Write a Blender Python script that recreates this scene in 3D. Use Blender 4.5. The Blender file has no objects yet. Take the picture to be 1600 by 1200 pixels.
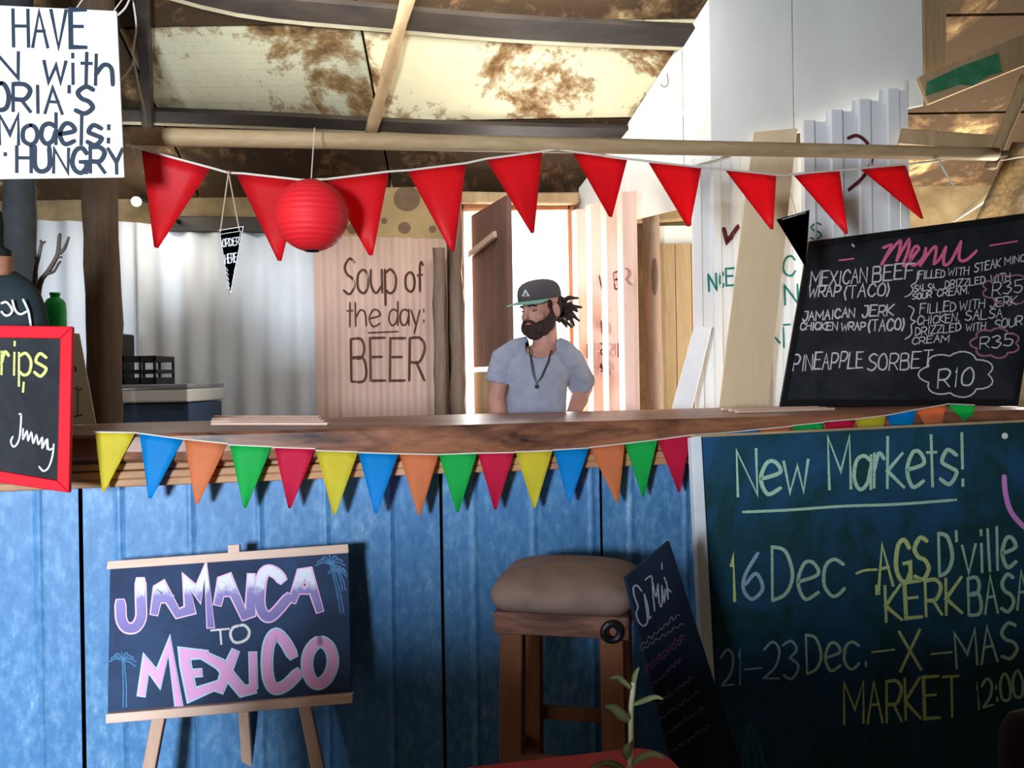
import bpy, bmesh, math, random
from mathutils import Vector as V, Matrix, noise as mnoise
random.seed(7)
C = bpy.context.scene.collection
sc = bpy.context.scene
PI = math.pi

# ---------------------------------------------------------------- camera, world, light
F = 1250.0; HY = 590.0; CZ = 1.28; ROLL = math.radians(0.9)
cr, sr = math.cos(ROLL), math.sin(ROLL)
cam_d = bpy.data.cameras.new('camera'); cam = bpy.data.objects.new('camera', cam_d); C.objects.link(cam)
cam_d.sensor_width = 36; cam_d.lens = 36 * F / 1600; cam_d.shift_y = -(600 - HY) / 1600; cam_d.clip_start = 0.05
cam.matrix_world = Matrix(((cr, sr, 0, 0), (0, 0, -1, 0), (-sr, cr, 0, CZ), (0, 0, 0, 1)))
sc.camera = cam
CAM = V((0, 0, CZ))
sc.view_settings.view_transform = 'Standard'; sc.view_settings.look = 'None'
sc.view_settings.exposure = 0.0; sc.view_settings.gamma = 1.0; sc.view_settings.use_curve_mapping = False
w = bpy.data.worlds.new('world'); sc.world = w; w.use_nodes = True
w.node_tree.nodes['Background'].inputs[0].default_value = (0.93, 0.97, 1.0, 1)
w.node_tree.nodes['Background'].inputs[1].default_value = 3.0

def area(name, loc, target, sx, sy, power, col):
    l = bpy.data.lights.new(name, 'AREA'); l.shape = 'RECTANGLE'; l.size = sx; l.size_y = sy
    l.energy = power; l.color = col
    o = bpy.data.objects.new(name, l); C.objects.link(o); o.location = loc
    o.rotation_euler = (V(target) - V(loc)).to_track_quat('-Z', 'Y').to_euler()
    return o
area('window_daylight', (-1.35, -1.9, 1.34), (-4.2, 2.4, 1.30), 0.70, 0.6, 360, (0.82, 0.90, 1.0))
area('doorway_daylight', (0.05, 4.85, 1.3), (0.05, 2.0, 1.6), 0.7, 1.6, 90, (1.0, 0.98, 0.95))
area('side_fill_light', (2.75, 3.9, 1.25), (0.2, 3.6, 2.2), 0.9, 1.0, 125, (1.0, 0.92, 0.78))  # added fill from the right, out of view, brightening the space behind the bar
area('roof_fill_light', (-0.3, 3.28, 2.93), (-0.3, 4.5, 2.15), 1.8, 0.4, 26, (1.0, 0.97, 0.93))  # added fill under the roof for the back wall; no skylight is modelled

# ---------------------------------------------------------------- helpers
def P(x, y, d):
    u = (x - 800) / F * d; v = (HY - y) / F * d
    return V((u * cr + v * sr, d, CZ - u * sr + v * cr))
class Pl:
    "a plane in space; hit(px,py) is the point of it seen at that pixel"
    def __init__(s, a, b, c):
        s.o = a; s.n = (b - a).cross(c - a).normalized()
        if s.n.dot(CAM - a) < 0: s.n = -s.n
    def hit(s, x, y, off=0.0):
        d = P(x, y, 1.0) - CAM
        o = s.o + s.n * off
        t = (o - CAM).dot(s.n) / d.dot(s.n)
        return CAM + d * t
def Hz(x, y, z):
    d = P(x, y, 1.0) - CAM
    return CAM + d * ((z - CZ) / d.z)

def link(name, me, mat, parent=None, at=None):
    "me holds world coordinates; the object's origin goes to its base (or its parent's)"
    o = bpy.data.objects.new(name, me)
    if mat is not None:
        for m in (mat if isinstance(mat, (list, tuple)) else [mat]): me.materials.append(m)
    C.objects.link(o)
    if parent is not None:
        base = parent.get('_b'); base = V(base) if base is not None else V((0, 0, 0))
        o.parent = parent
        me.transform(Matrix.Translation(-base)); o['_b'] = list(base)
    else:
        xs = [v.co for v in me.vertices]
        base = V(((min(v.x for v in xs) + max(v.x for v in xs)) / 2, (min(v.y for v in xs) + max(v.y for v in xs)) / 2, min(v.z for v in xs))) if at is None else V(at)
        me.transform(Matrix.Translation(-base)); o.location = base; o['_b'] = list(base)
    return o
def obj(name, bm, mat, parent=None, smooth=False, at=None):
    me = bpy.data.meshes.new(name); bm.normal_update(); bm.to_mesh(me); bm.free()
    if smooth:
        for p in me.polygons: p.use_smooth = True
    return link(name, me, mat, parent, at)
def thing(name, label, cat, base, group=None):
    o = bpy.data.objects.new(name, None); C.objects.link(o); o.location = base; o.empty_display_size = 0.05
    o['_b'] = list(base); return tag(o, label, cat, group)
def tag(o, label, cat, group=None):
    o['label'] = label; o['category'] = cat
    if group: o['group'] = group
    return o
def struct(o): o['kind'] = 'structure'; return o

def slab(bm, a, b, c, d, t, bev=0.0):
    "quad a b c d seen from the camera, thickness t going away behind it"
    n = (b - a).cross(d - a).normalized()
    if n.dot(CAM - a) < 0: n = -n
    vs = [bm.verts.new(p) for p in (a, b, c, d)] + [bm.verts.new(p - n * t) for p in (a, b, c, d)]
    fs = [bm.faces.new([vs[i] for i in q]) for q in ((0, 1, 2, 3), (7, 6, 5, 4), (0, 4, 5, 1), (1, 5, 6, 2), (2, 6, 7, 3), (3, 7, 4, 0))]
    bmesh.ops.recalc_face_normals(bm, faces=fs)
    if bev:
        es = list({e for f in fs for e in f.edges})
        bmesh.ops.bevel(bm, geom=es, offset=bev, segments=2, affect='EDGES', profile=0.5)
    return bm
def box(bm, lo, hi, bev=0.0):
    lo = V(lo); hi = V(hi)
    r = bmesh.ops.create_cube(bm, size=1.0)
    for v in r['verts']: v.co = V(((v.co.x + .5) * (hi.x - lo.x) + lo.x, (v.co.y + .5) * (hi.y - lo.y) + lo.y, (v.co.z + .5) * (hi.z - lo.z) + lo.z))
    if bev:
        bmesh.ops.bevel(bm, geom=list({e for v in r['verts'] for e in v.link_edges}), offset=bev, segments=2, affect='EDGES', profile=0.5)
    return bm
def bar(bm, a, b, wd, ht, side=None, bev=0.0, seg=1, wob=0.0):
    "rectangular timber from a to b; wd across 'side', ht across the other axis"
    a = V(a); b = V(b); d = (b - a).normalized()
    s = V(side) if side is not None else V((0, 0, 1)).cross(d)
    s = (s - d * s.dot(d)).normalized(); u = d.cross(s).normalized()
    rings = []
    for i in range(seg + 1):
        p = a.lerp(b, i / seg)
        if wob: p = p + s * mnoise.noise(p * 3.1) * wob + u * mnoise.noise(p * 2.7 + V((5, 2, 1))) * wob
        rings.append([bm.verts.new(p + s * wd / 2 * i1 + u * ht / 2 * j1) for i1, j1 in ((-1, -1), (1, -1), (1, 1), (-1, 1))])
    fs = []
    for r0, r1 in zip(rings, rings[1:]):
        for k in range(4): fs.append(bm.faces.new((r0[k], r0[(k + 1) % 4], r1[(k + 1) % 4], r1[k])))
    fs.append(bm.faces.new(rings[0][::-1])); fs.append(bm.faces.new(rings[-1]))
    bmesh.ops.recalc_face_normals(bm, faces=fs)
    if bev: bmesh.ops.bevel(bm, geom=list({e for f in fs for e in f.edges}), offset=bev, segments=1, affect='EDGES', profile=0.5)
    return bm
def tube(bm, pts, r, n=10, cap=True, rough=0.0):
    pts = [V(p) for p in pts]; R = r if isinstance(r, (list, tuple)) else [r] * len(pts)
    rings = []; ref = None
    for i, p in enumerate(pts):
        d = (pts[min(i + 1, len(pts) - 1)] - pts[max(i - 1, 0)]).normalized()
        if ref is None: ref = V((1, 0, 0)) if abs(d.x) < .8 else V((0, 0, 1))
        s = (ref - d * ref.dot(d)).normalized(); ref = s; u = d.cross(s)
        ring = []
        for k in range(n):
            a = 2 * PI * k / n; q = (s * math.cos(a) + u * math.sin(a))
            rr = R[i] * (1 + (rough * mnoise.noise(p * 6 + q * 1.5) if rough else 0))
            ring.append(bm.verts.new(p + q * rr))
        rings.append(ring)
    for a_, b_ in zip(rings, rings[1:]):
        for k in range(n): bm.faces.new((a_[k], a_[(k + 1) % n], b_[(k + 1) % n], b_[k]))
    if cap: bm.faces.new(rings[0][::-1]); bm.faces.new(rings[-1])
    return bm
def sub(a, b, n): return [V(a).lerp(V(b), i / n) for i in range(n + 1)]
def loft(bm, rings, cap=True):
    rr = [[bm.verts.new(p) for p in r] for r in rings]; n = len(rr[0])
    for a_, b_ in zip(rr, rr[1:]):
        for k in range(n): bm.faces.new((a_[k], a_[(k + 1) % n], b_[(k + 1) % n], b_[k]))
    if cap: bm.faces.new(rr[0][::-1]); bm.faces.new(rr[-1])
    bmesh.ops.recalc_face_normals(bm, faces=bm.faces)
    return bm
def catmull(pts, k=5):
    if len(pts) < 3: return pts
    out = []; n = len(pts); closed = (pts[0] == pts[-1])
    for i in range(n - 1):
        p0 = pts[i - 1] if i > 0 else (pts[-2] if closed else pts[0]); p1 = pts[i]; p2 = pts[i + 1]
        p3 = pts[i + 2] if i + 2 < n else (pts[1] if closed else pts[-1])
        for j in range(k):
            t = j / k
            out.append(tuple(0.5 * (2 * b + (c - a) * t + (2 * a - 5 * b + 4 * c - d) * t * t + (3 * b - a - 3 * c + d) * t ** 3) for a, b, c, d in zip(p0, p1, p2, p3)))
    out.append(pts[-1]); return out
def stroke(bm, pts, wd, surf, off, fine=None):
    "flat ribbon following a line on a surface: surf(px,py,off) -> point"
    if len(pts) < 2: return
    if fine:
        q = [pts[0]]
        for a, b in zip(pts, pts[1:]):
            n = max(1, int(math.hypot(b[0] - a[0], b[1] - a[1]) / fine))
            q += [(a[0] + (b[0] - a[0]) * i / n, a[1] + (b[1] - a[1]) * i / n) for i in range(1, n + 1)]
        pts = q
    h = wd / 2; L = []; R = []
    n = len(pts)
    for i, p in enumerate(pts):
        a = pts[max(i - 1, 0)]; b = pts[min(i + 1, n - 1)]
        def unit(u, v):
            l = math.hypot(u, v) or 1; return u / l, v / l
        d1 = unit(p[0] - a[0], p[1] - a[1]) if i else unit(b[0] - p[0], b[1] - p[1])
        d2 = unit(b[0] - p[0], b[1] - p[1]) if i < n - 1 else d1
        m = unit(d1[0] + d2[0], d1[1] + d2[1]); cs = max(0.55, m[0] * d2[0] + m[1] * d2[1]); k = h / cs
        ex = 0.0 if 0 < i < n - 1 else h * 0.6 * (1 if i else -1)
        px, py = p[0] + m[0] * ex, p[1] + m[1] * ex
        if not (0 < i < n - 1): k *= 0.72
        L.append(bm.verts.new(surf(px - m[1] * k, py + m[0] * k, off))); R.append(bm.verts.new(surf(px + m[1] * k, py - m[0] * k, off)))
    for i in range(n - 1): bm.faces.new((L[i], L[i + 1], R[i + 1], R[i]))

FONT = {
'A': ['l034C93', 'l2777'], 'B': ['l030C', 'c0C6C8A6808', 'c0878957303'], 'C': ['c9A6C2B07246395'], 'D': ['l030C', 'c0C6B976403'],
'E': ['l9C0C0393', 'l0878'], 'F': ['l9C0C03', 'l0878'], 'G': ['c9A6C2B07246395', 'l939757'], 'H': ['l0C03', 'l9C93', 'l0898'],
'I': ['l5C53'], 'J': ['c9C96632305', 'l3C9C'], 'K': ['l0C03', 'l9C0793'], 'L': ['l0C0393'], 'M': ['l030C569C93'], 'N': ['l030C939C'],
'O': ['c5C1A07145384978A5C'], 'P': ['l030C', 'c0C6C9A6707'], 'R': ['l030C', 'c0C6C9A6707', 'l4793'], 'S': ['c9B5C1A3877955304'],
'T': ['l0C9C', 'l5C53'], 'U': ['c0C0543959C'], 'V': ['l0C439C'], 'W': ['l0C2359739C'], 'X': ['l0C93', 'l9C03'], 'Y': ['l0C579C', 'l5753'],
'Z': ['l0C9C0393'], 'a': ['c98591805337497', 'l9993'], 'c': ['c98591805336394'], 'd': ['c98591805337497', 'l9C93'],
'e': ['c06977939063394'], 'f': ['c9B6C4A43', 'l0888'], 'h': ['l0C03', 'c06498893'], 'i': ['l5953', 'l5B5C'], 'k': ['l0C03', 'l890693'],
'l': ['l5C53'], 'm': ['l0903', 'c07294853', 'c57799793'], 'n': ['l0903', 'c06498893'], 'o': ['c591806145384968859'],
'p': ['l0900', 'c085997844304'], 'r': ['l0903', 'c064998'], 's': ['c98491756955304'], 't': ['l5C53', 'l1999'],
'u': ['c09054395', 'l9993'], 'v': ['l094399'], 'w': ['l0923587399'], 'y': ['l0953', 'l9930'],
'0': ['c5C1A07145384978A5C'], '1': ['l3A5C53'], '2': ['c0A5C9A7603', 'l0393'], '3': ['c0B5C8A48', 'c48965304'],
'5': ['l9C1C18', 'c1868966304'], '6': ['c7C180543956816'], '(': ['c9C484692'], ')': ['c0C585602'], ':': ['l5859', 'l5455'],
'!': ['l5C56', 'l5453'], '-': ['l0787'], "'": ['l5C5A'], '"': ['l3C3A', 'l6C6A'], '.': ['l5354'], ',': ['l5452'],
}
NARROW = {'I': .3, 'l': .3, 'i': .3, '1': .42, '!': .3, ':': .3, "'": .2, '.': .3, ',': .3, '(': .4, ')': .4, '"': .4, 't': .6, 'f': .6, 'r': .6, 'J': .8}
WIDE = {'M': 1.3, 'W': 1.35, 'm': 1.35, 'w': 1.25}
def text(bm, s, p0, p1, h, wd, surf, off=0.0015, slant=0.0, jit=0.02, fine=None, gap=0.28):
    ws = [NARROW.get(ch, WIDE.get(ch, 1.0)) if ch != ' ' else .6 for ch in s]
    tot = sum(ws) + gap * (len(s) - 1)
    dx, dy = p1[0] - p0[0], p1[1] - p0[1]; L = math.hypot(dx, dy); bx, by = dx / L, dy / L
    x = 0.0
    for ch, w_ in zip(s, ws):
        r1, r2, r3 = (random.uniform(-1, 1) * jit for _ in range(3))
        for st in FONT.get(ch, []):
            pts = []
            for i in range(1, len(st), 2):
                fx = int(st[i], 16) / 9; fy = (int(st[i + 1], 16) - 3) / 9
                X = (x + fx * w_) / tot * L; Y = (fy * (1 + r1) + r2) * h
                X += Y * (slant + r3)
                pts.append((p0[0] + bx * X + by * Y * 0.3, p0[1] + by * X - Y))
            if st[0] == 'c': pts = catmull(pts)
            stroke(bm, pts, wd * (1 + r1 * 2), surf, off, fine)
            off += 0.00004
        x += w_ + gap
def raw(bm, lines, wd, surf, off=0.0015, curve=True, fine=None, tr=lambda p: p):
    for ln in lines:
        pts = [tr(p) for p in ln]
        stroke(bm, catmull(pts) if curve else pts, wd, surf, off, fine); off += 0.00006
def words(entries, wd, surf, m_, parent, label=None, **k):
    for e in entries:
        bm = bmesh.new(); text(bm, e[0], e[1], e[2], e[3], e[4] if len(e) > 4 else wd, surf, **k)
        o = obj('word', bm, m_, parent)
        if label: o['label'] = label
def cloud(bm, cx, cy, rx, ry, n, wd, surf, off=0.0018, ph=0.0):
    pts = []
    for i in range(n * 6 + 1):
        a = ph + 2 * PI * i / (n * 6); k = 0.84 + 0.2 * abs(math.sin(PI * (i / 6.0)))
        pts.append((cx + rx * k * math.cos(a), cy + ry * k * math.sin(a)))
    stroke(bm, pts, wd, surf, off)

# ---------------------------------------------------------------- materials
MATS = {}
def nt(name, rough=.7, metal=0.0, spec=.4):
    m = bpy.data.materials.new(name); m.use_nodes = True; t = m.node_tree
    b = t.nodes['Principled BSDF']; b.inputs['Roughness'].default_value = rough; b.inputs['Metallic'].default_value = metal
    b.inputs['Specular IOR Level'].default_value = spec
    return m, t, b
def coords(t, scale=(1, 1, 1)):
    tc = t.nodes.new('ShaderNodeTexCoord'); mp = t.nodes.new('ShaderNodeMapping'); mp.inputs['Scale'].default_value = scale
    t.links.new(tc.outputs['Object'], mp.inputs[0]); return mp
def noise(t, mp, scale, detail=4, rough=.55, dist=0.0):
    n = t.nodes.new('ShaderNodeTexNoise'); n.inputs['Scale'].default_value = scale; n.inputs['Detail'].default_value = detail
    n.inputs['Roughness'].default_value = rough; n.inputs['Distortion'].default_value = dist
    t.links.new(mp.outputs[0], n.inputs['Vector']); return n.outputs['Fac']
def ramp(t, src, stops):
    r = t.nodes.new('ShaderNodeValToRGB'); e = r.color_ramp.elements
    while len(e) > 1: e.remove(e[-1])
    for i, (p, c) in enumerate(stops):
        el = e[0] if i == 0 else e.new(p)
        el.position = p; el.color = (*c, 1) if len(c) == 3 else c
    t.links.new(src, r.inputs[0]); return r.outputs[0]
def bump(t, b, src, s=.3, d=.01):
    n = t.nodes.new('ShaderNodeBump'); n.inputs['Strength'].default_value = s; n.inputs['Distance'].default_value = d
    t.links.new(src, n.inputs['Height']); t.links.new(n.outputs[0], b.inputs['Normal'])
def mat(name, c1, c2=None, scale=8, rough=.7, metal=0, stretch=(1, 1, 1), bmp=.15, lo=.35, hi=.65, spec=.4, dist=0, detail=4):
    if name in MATS: return MATS[name]
    m, t, b = nt(name, rough, metal, spec)
    c2 = c2 or tuple(x * .8 for x in c1)
    mp = coords(t, stretch); n = noise(t, mp, scale, detail, .6, dist)
    t.links.new(ramp(t, n, [(lo, c1), (hi, c2)]), b.inputs['Base Color'])
    if bmp: bump(t, b, n, bmp, .004)
    MATS[name] = m; return m
def stain(name, pale, brown, dark, scale, th, dots=False):
    m, t, b = nt(name, .85, 0, .2); mp = coords(t)
    n1 = noise(t, mp, scale, 8, .68, .6); n2 = noise(t, mp, scale * 5, 6, .7, .3)
    mx = t.nodes.new('ShaderNodeMath'); mx.operation = 'MULTIPLY_ADD'; mx.inputs[1].default_value = .35
    t.links.new(n2, mx.inputs[0]); t.links.new(n1, mx.inputs[2])
    col = ramp(t, mx.outputs[0], [(th - .09, dark), (th - .02, brown), (th + .03, tuple(a * .45 + c * .55 for a, c in zip(pale, brown))), (th + .06, pale), (1, tuple(x * 1.1 for x in pale))])
    if dots:
        vo = t.nodes.new('ShaderNodeTexVoronoi'); vo.inputs['Scale'].default_value = 60; vo.inputs['Randomness'].default_value = .25
        t.links.new(mp.outputs[0], vo.inputs['Vector'])
        dk = ramp(t, vo.outputs['Distance'], [(.12, (.45, .42, .3)), (.3, (1, 1, 1))])
        mm = t.nodes.new('ShaderNodeMixRGB'); mm.blend_type = 'MULTIPLY'; mm.inputs[0].default_value = .5
        t.links.new(col, mm.inputs[1]); t.links.new(dk, mm.inputs[2]); col = mm.outputs[0]
    t.links.new(col, b.inputs['Base Color']); bump(t, b, mx.outputs[0], .6, .015)
    MATS[name] = m; return m
def wood(name, c1, c2, ax='x', scale=3.0, rough=.6, fine=14, spec=.35, bmp=.2, knots=False):
    m, t, b = nt(name, rough, 0, spec)
    st = {'x': (.18, 1.6, 1.6), 'y': (1.6, .18, 1.6), 'z': (1.6, 1.6, .18)}[ax]
    mp = coords(t, st); n1 = noise(t, mp, scale, 5, .6, 1.2); n2 = noise(t, mp, fine * 3, 3, .6, .2)
    mx = t.nodes.new('ShaderNodeMath'); mx.operation = 'MULTIPLY_ADD'; mx.inputs[1].default_value = .35
    t.links.new(n2, mx.inputs[0]); t.links.new(n1, mx.inputs[2])
    col = ramp(t, mx.outputs[0], [(.42, c2), (.62, tuple((a + c) / 2 for a, c in zip(c1, c2))), (.8, c1)])
    t.links.new(col, b.inputs['Base Color']); bump(t, b, mx.outputs[0], bmp, .004)
    MATS[name] = m; return m
def chalkboard(name, base, smudge, amount=.5):
    m, t, b = nt(name, .75, 0, .25); mp = coords(t, (1, 1, .8))
    n1 = noise(t, mp, 4.2, 6, .62, .8); n2 = noise(t, mp, 60, 2, .5)
    mx = t.nodes.new('ShaderNodeMath'); mx.operation = 'MULTIPLY_ADD'; mx.inputs[1].default_value = .12
    t.links.new(n2, mx.inputs[0]); t.links.new(n1, mx.inputs[2])
    t.links.new(ramp(t, mx.outputs[0], [(.45, base), (.62, tuple(a + (c - a) * amount for a, c in zip(base, smudge))), (.8, smudge)]), b.inputs['Base Color'])
    MATS[name] = m; return m
def chalk(name, c, board, cover=.42):
    "dusty chalk: the board shows through in grains"
    m, t, b = nt(name, .95, 0, .05); mp = coords(t)
    n = noise(t, mp, 260, 2, .7)
    t.links.new(ramp(t, n, [(cover - .06, tuple(a * .45 + x * .55 for a, x in zip(c, board))), (cover + .05, c)]), b.inputs['Base Color'])
    MATS[name] = m; return m

GALV, t_, b_ = nt('bar_sheet_blue', .5, 0, .5); mp_0 = coords(t_, (1, 1, .5))
n_a = noise(t_, mp_0, 46, 6, .65); n_b = noise(t_, coords(t_, (1, 1, .35)), 5, 5, .6, .5)
mx_ = t_.nodes.new('ShaderNodeMath'); mx_.operation = 'MULTIPLY_ADD'; mx_.inputs[1].default_value = .55; t_.links.new(n_b, mx_.inputs[0]); t_.links.new(n_a, mx_.inputs[2])
t_.links.new(ramp(t_, mx_.outputs[0], [(.55, (.04, .155, .36)), (.78, (.07, .22, .45)), (.95, (.14, .31, .54)), (1, (.22, .40, .60))]), b_.inputs['Base Color']); bump(t_, b_, n_a, .15, .004)
WALLSHEET = mat('wall_sheet_grey', (.56, .60, .64), (.70, .73, .76), 5, .6, .0, (1, 1, .25), .05, .3, .75)
PINKSHEET = mat('wall_sheet_pink', (.46, .30, .24), (.60, .42, .34), 5, .6, .0, (1, 1, .2), .05, .3, .75)
WHITESHEET = mat('white_sheet', (.70, .73, .76), (.80, .82, .84), 6, .5, .0, (1, 1, .2), .05, .3, .75)
PINKDOOR = mat('pale_pink_sheet', (.80, .56, .46), (.88, .66, .56), 6, .5, .0, (1, 1, .2), .05, .3, .75)
WHITEPANEL = mat('white_board', (.78, .80, .78), (.70, .72, .69), 3, .6, 0, (1, 1, .5), .05)
CEIL1 = stain('ceiling_stained', (.80, .74, .48), (.30, .17, .07), (.10, .055, .02), 2.1, .62)
CEIL2 = stain('ceiling_speckled', (.48, .47, .33), (.20, .125, .05), (.07, .04, .02), 1.8, .63, True)
CEIL3 = stain('ceiling_brown', (.32, .25, .12), (.13, .075, .035), (.05, .03, .015), 2.2, .79)
HARDBOARD = mat('hardboard_tan', (.25, .18, .09), (.14, .095, .045), 6, .8, 0, (1, 1, 1), .1)
DARKBEAM = mat('dark_beam', (.020, .016, .014), (.05, .038, .028), 9, .6, 0, (.3, 1, 1), .2)
POLE = wood('pole_tan', (.50, .36, .20), (.30, .20, .10), 'x', 3, .6)
POSTDK = wood('post_dark', (.12, .075, .045), (.045, .028, .018), 'z', 3, .85, bmp=.6)
POSTGREY = wood('post_grey', (.26, .18, .13), (.10, .065, .045), 'z', 3, .85, bmp=.6)
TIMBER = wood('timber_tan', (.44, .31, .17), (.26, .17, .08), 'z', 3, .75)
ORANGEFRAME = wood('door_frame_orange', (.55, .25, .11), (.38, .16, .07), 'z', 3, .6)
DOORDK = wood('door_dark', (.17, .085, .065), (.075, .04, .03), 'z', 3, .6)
BARTOP = wood('bar_top_wood', (.30, .125, .065), (.030, .010, .008), 'x', 7.5, .42, spec=.35, bmp=.12)
RAIL = wood('rail_wood', (.50, .28, .14), (.26, .13, .06), 'x', 3, .6)
PLY = wood('pale_ply', (.72, .58, .38), (.64, .50, .32), 'z', 2, .7)
PALEPINE = wood('pale_pine', (.72, .52, .42), (.56, .38, .29), 'x', 3, .6)
PINELEG = wood('pine_leg', (.60, .40, .30), (.45, .28, .20), 'z', 3, .6)
STOOLWOOD = wood('stool_wood', (.30, .12, .05), (.15, .055, .025), 'z', 3, .6)
STOOLFRAME = wood('stool_frame', (.30, .14, .10), (.03, .012, .01), 'x', 9, .7)
CUSHION = mat('cushion_beige', (.27, .185, .15), (.20, .135, .11), 14, .9, 0, (1, 1, 1), .2)
CORD = mat('cord_white', (.75, .70, .62)); TWINE = mat('twine', (.45, .34, .24))
def flat(name, c, rough=.6, spec=.3): return mat(name, c, tuple(x * .93 for x in c), 12, rough, 0, (1, 1, 1), 0, spec=spec)
FRED = flat('flag_red', (.80, .012, .022), .5); LRED = flat('lantern_red', (.75, .015, .025), .6)
FLAG = {'yellow': flat('flag_yellow', (.93, .80, .06)), 'blue': flat('flag_blue', (.0, .36, .92)), 'orange': flat('flag_orange', (.95, .30, .12)),
        'green': flat('flag_green', (.02, .65, .12)), 'red': flat('flag_crimson', (.85, .02, .09))}
BLK = (.012, .016, .018)
BBLACK = chalkboard('blackboard', (.010, .013, .017), (.035, .04, .05), .4)
BBLUE = chalkboard('easel_board', (.018, .035, .085), (.03, .07, .16), .5)
BGREEN = chalkboard('green_board', (.006, .045, .05), (.015, .08, .20), .6)
WHT = chalk('chalk_white', (.70, .70, .72), BLK); PNK = chalk('chalk_pink', (.85, .18, .34), BLK)
DPK = chalk('chalk_dull_pink', (.45, .20, .32), BLK, .5)
DIMW = chalk('chalk_faint', (.20, .24, .30), BLK, .5); DIMP = chalk('chalk_faint_pink', (.20, .09, .20), BLK, .5)
GRN = chalk('chalk_pale_green', (.42, .66, .50), (.01, .07, .09)); YGR = chalk('chalk_lime', (.62, .72, .22), BLK)
YLG = chalk('chalk_yellow_green', (.58, .72, .30), (.01, .07, .09)); BLC = chalk('chalk_blue', (.30, .50, .66), (.01, .07, .12))
LIL = chalk('chalk_lilac', (.72, .30, .72), (.01, .07, .09), .35)
INK = flat('marker_ink', (.02, .035, .06)); BROWNINK = flat('brown_paint', (.09, .035, .02)); TEAL = flat('teal_paint', (.01, .20, .17))
MAROON = flat('maroon_paint', (.10, .012, .02)); PAPER = flat('sign_white', (.86, .90, .92)); CREAMP = flat('cream_paper', (.62, .55, .46))
REDFR = flat('frame_red', (.62, .004, .018), .6, .15); WHITEFR = flat('frame_pale', (.75, .80, .86)); BLACKM = flat('black_plastic', (.010, .011, .013), .4)

# ---------------------------------------------------------------- setting
YB = 4.55; CS = 0.60; CZB = 2.33
def cz(y): return CZB + CS * (YB - y)
ceilpl = Pl(V((0, YB, CZB)), V((1, YB, CZB)), V((0, YB - 1, CZB + CS)))
bm = bmesh.new(); box(bm, (-3.2, -2.0, -.1), (3.2, YB + .1, 0)); struct(obj('floor', bm, mat('floor_earth', (.10, .075, .055), (.07, .05, .04), 5, .9)))
bm = bmesh.new(); box(bm, (-14, YB + .1, -.3), (14, 30, -.1)); struct(obj('ground_outside', bm, mat('pale_sand', (.75, .70, .60), (.68, .62, .52), 3, .9)))
wallm = mat('side_wall', (.22, .17, .12), (.15, .11, .08), 3, .9)
bm = bmesh.new(); box(bm, (-3.3, -2.0, 0), (-3.2, YB, 6.3)); struct(obj('wall_left', bm, wallm))
bm = bmesh.new()
for lo, hi in (((3.2, -2, 0), (3.3, 3.4, 6.3)), ((3.2, 4.4, 0), (3.3, YB, 6.3)), ((3.2, 3.4, 0), (3.3, 4.4, .7)), ((3.2, 3.4, 1.8), (3.3, 4.4, 6.3))): box(bm, lo, hi)
struct(obj('wall_right', bm, wallm))
bm = bmesh.new()
for lo, hi in (((-3.2, -2.1, 0), (-1.72, -2.0, 6.3)), ((-.98, -2.1, 0), (3.2, -2.0, 6.3)), ((-1.72, -2.1, 0), (-.98, -2.0, 1.02)), ((-1.72, -2.1, 1.66), (-.98, -2.0, 6.3))): box(bm, lo, hi)
struct(obj('wall_front', bm, wallm))
# back wall with the doorway (x from DX0 to DX1)
DX0 = P(724, 500, YB).x; DX1 = P(892, 500, YB).x; DZ = P(800, 331, YB).z
bm = bmesh.new()
box(bm, (-3.2, YB, 0), (DX0, YB + .08, 2.36)); box(bm, (DX1, YB, 0), (3.2, YB + .08, 2.36)); box(bm, (DX0, YB, DZ), (DX1, YB + .08, 2.36))
wb = struct(obj('wall_back', bm, HARDBOARD))
# ceiling: roof deck plus sheets between the purlins
ce = bpy.data.objects.new('ceiling', None); C.objects.link(ce); ce['_b'] = [0, 0, 0]; struct(ce)
rows = [(-2.0, -1.0), (-1.0, 0.0), (0.0, 1.0), (1.0, 1.9), (1.9, 2.7), (2.7, 3.62), (3.62, 4.10), (4.10, YB + .08)]
for i, (y0, y1) in enumerate(rows):
    for j, (x0, x1) in enumerate(((-3.3, -1.76), (-1.76, -.66), (-.66, 1.0), (1.0, 3.3))):
        bm = bmesh.new(); e = .006
        slab(bm, V((x0 + e, y0 + e, cz(y0 + e))), V((x1 - e, y0 + e, cz(y0 + e))), V((x1 - e, y1 - e, cz(y1 - e))), V((x0 + e, y1 - e, cz(y1 - e))), .02)
        m_ = CEIL3 if (i >= 7 or i == 5 or j == 0 or j > 2) else (CEIL2 if j == 1 else CEIL1)
        obj('ceiling_panel', bm, m_, ce)
bm = bmesh.new(); slab(bm, V((-3.3, -2.1, cz(-2.1) + .05)), V((3.3, -2.1, cz(-2.1) + .05)), V((3.3, YB + .1, cz(YB + .1) + .05)), V((-3.3, YB + .1, cz(YB + .1) + .05)), .02)
obj('roof_deck', bm, DARKBEAM, ce)
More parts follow.
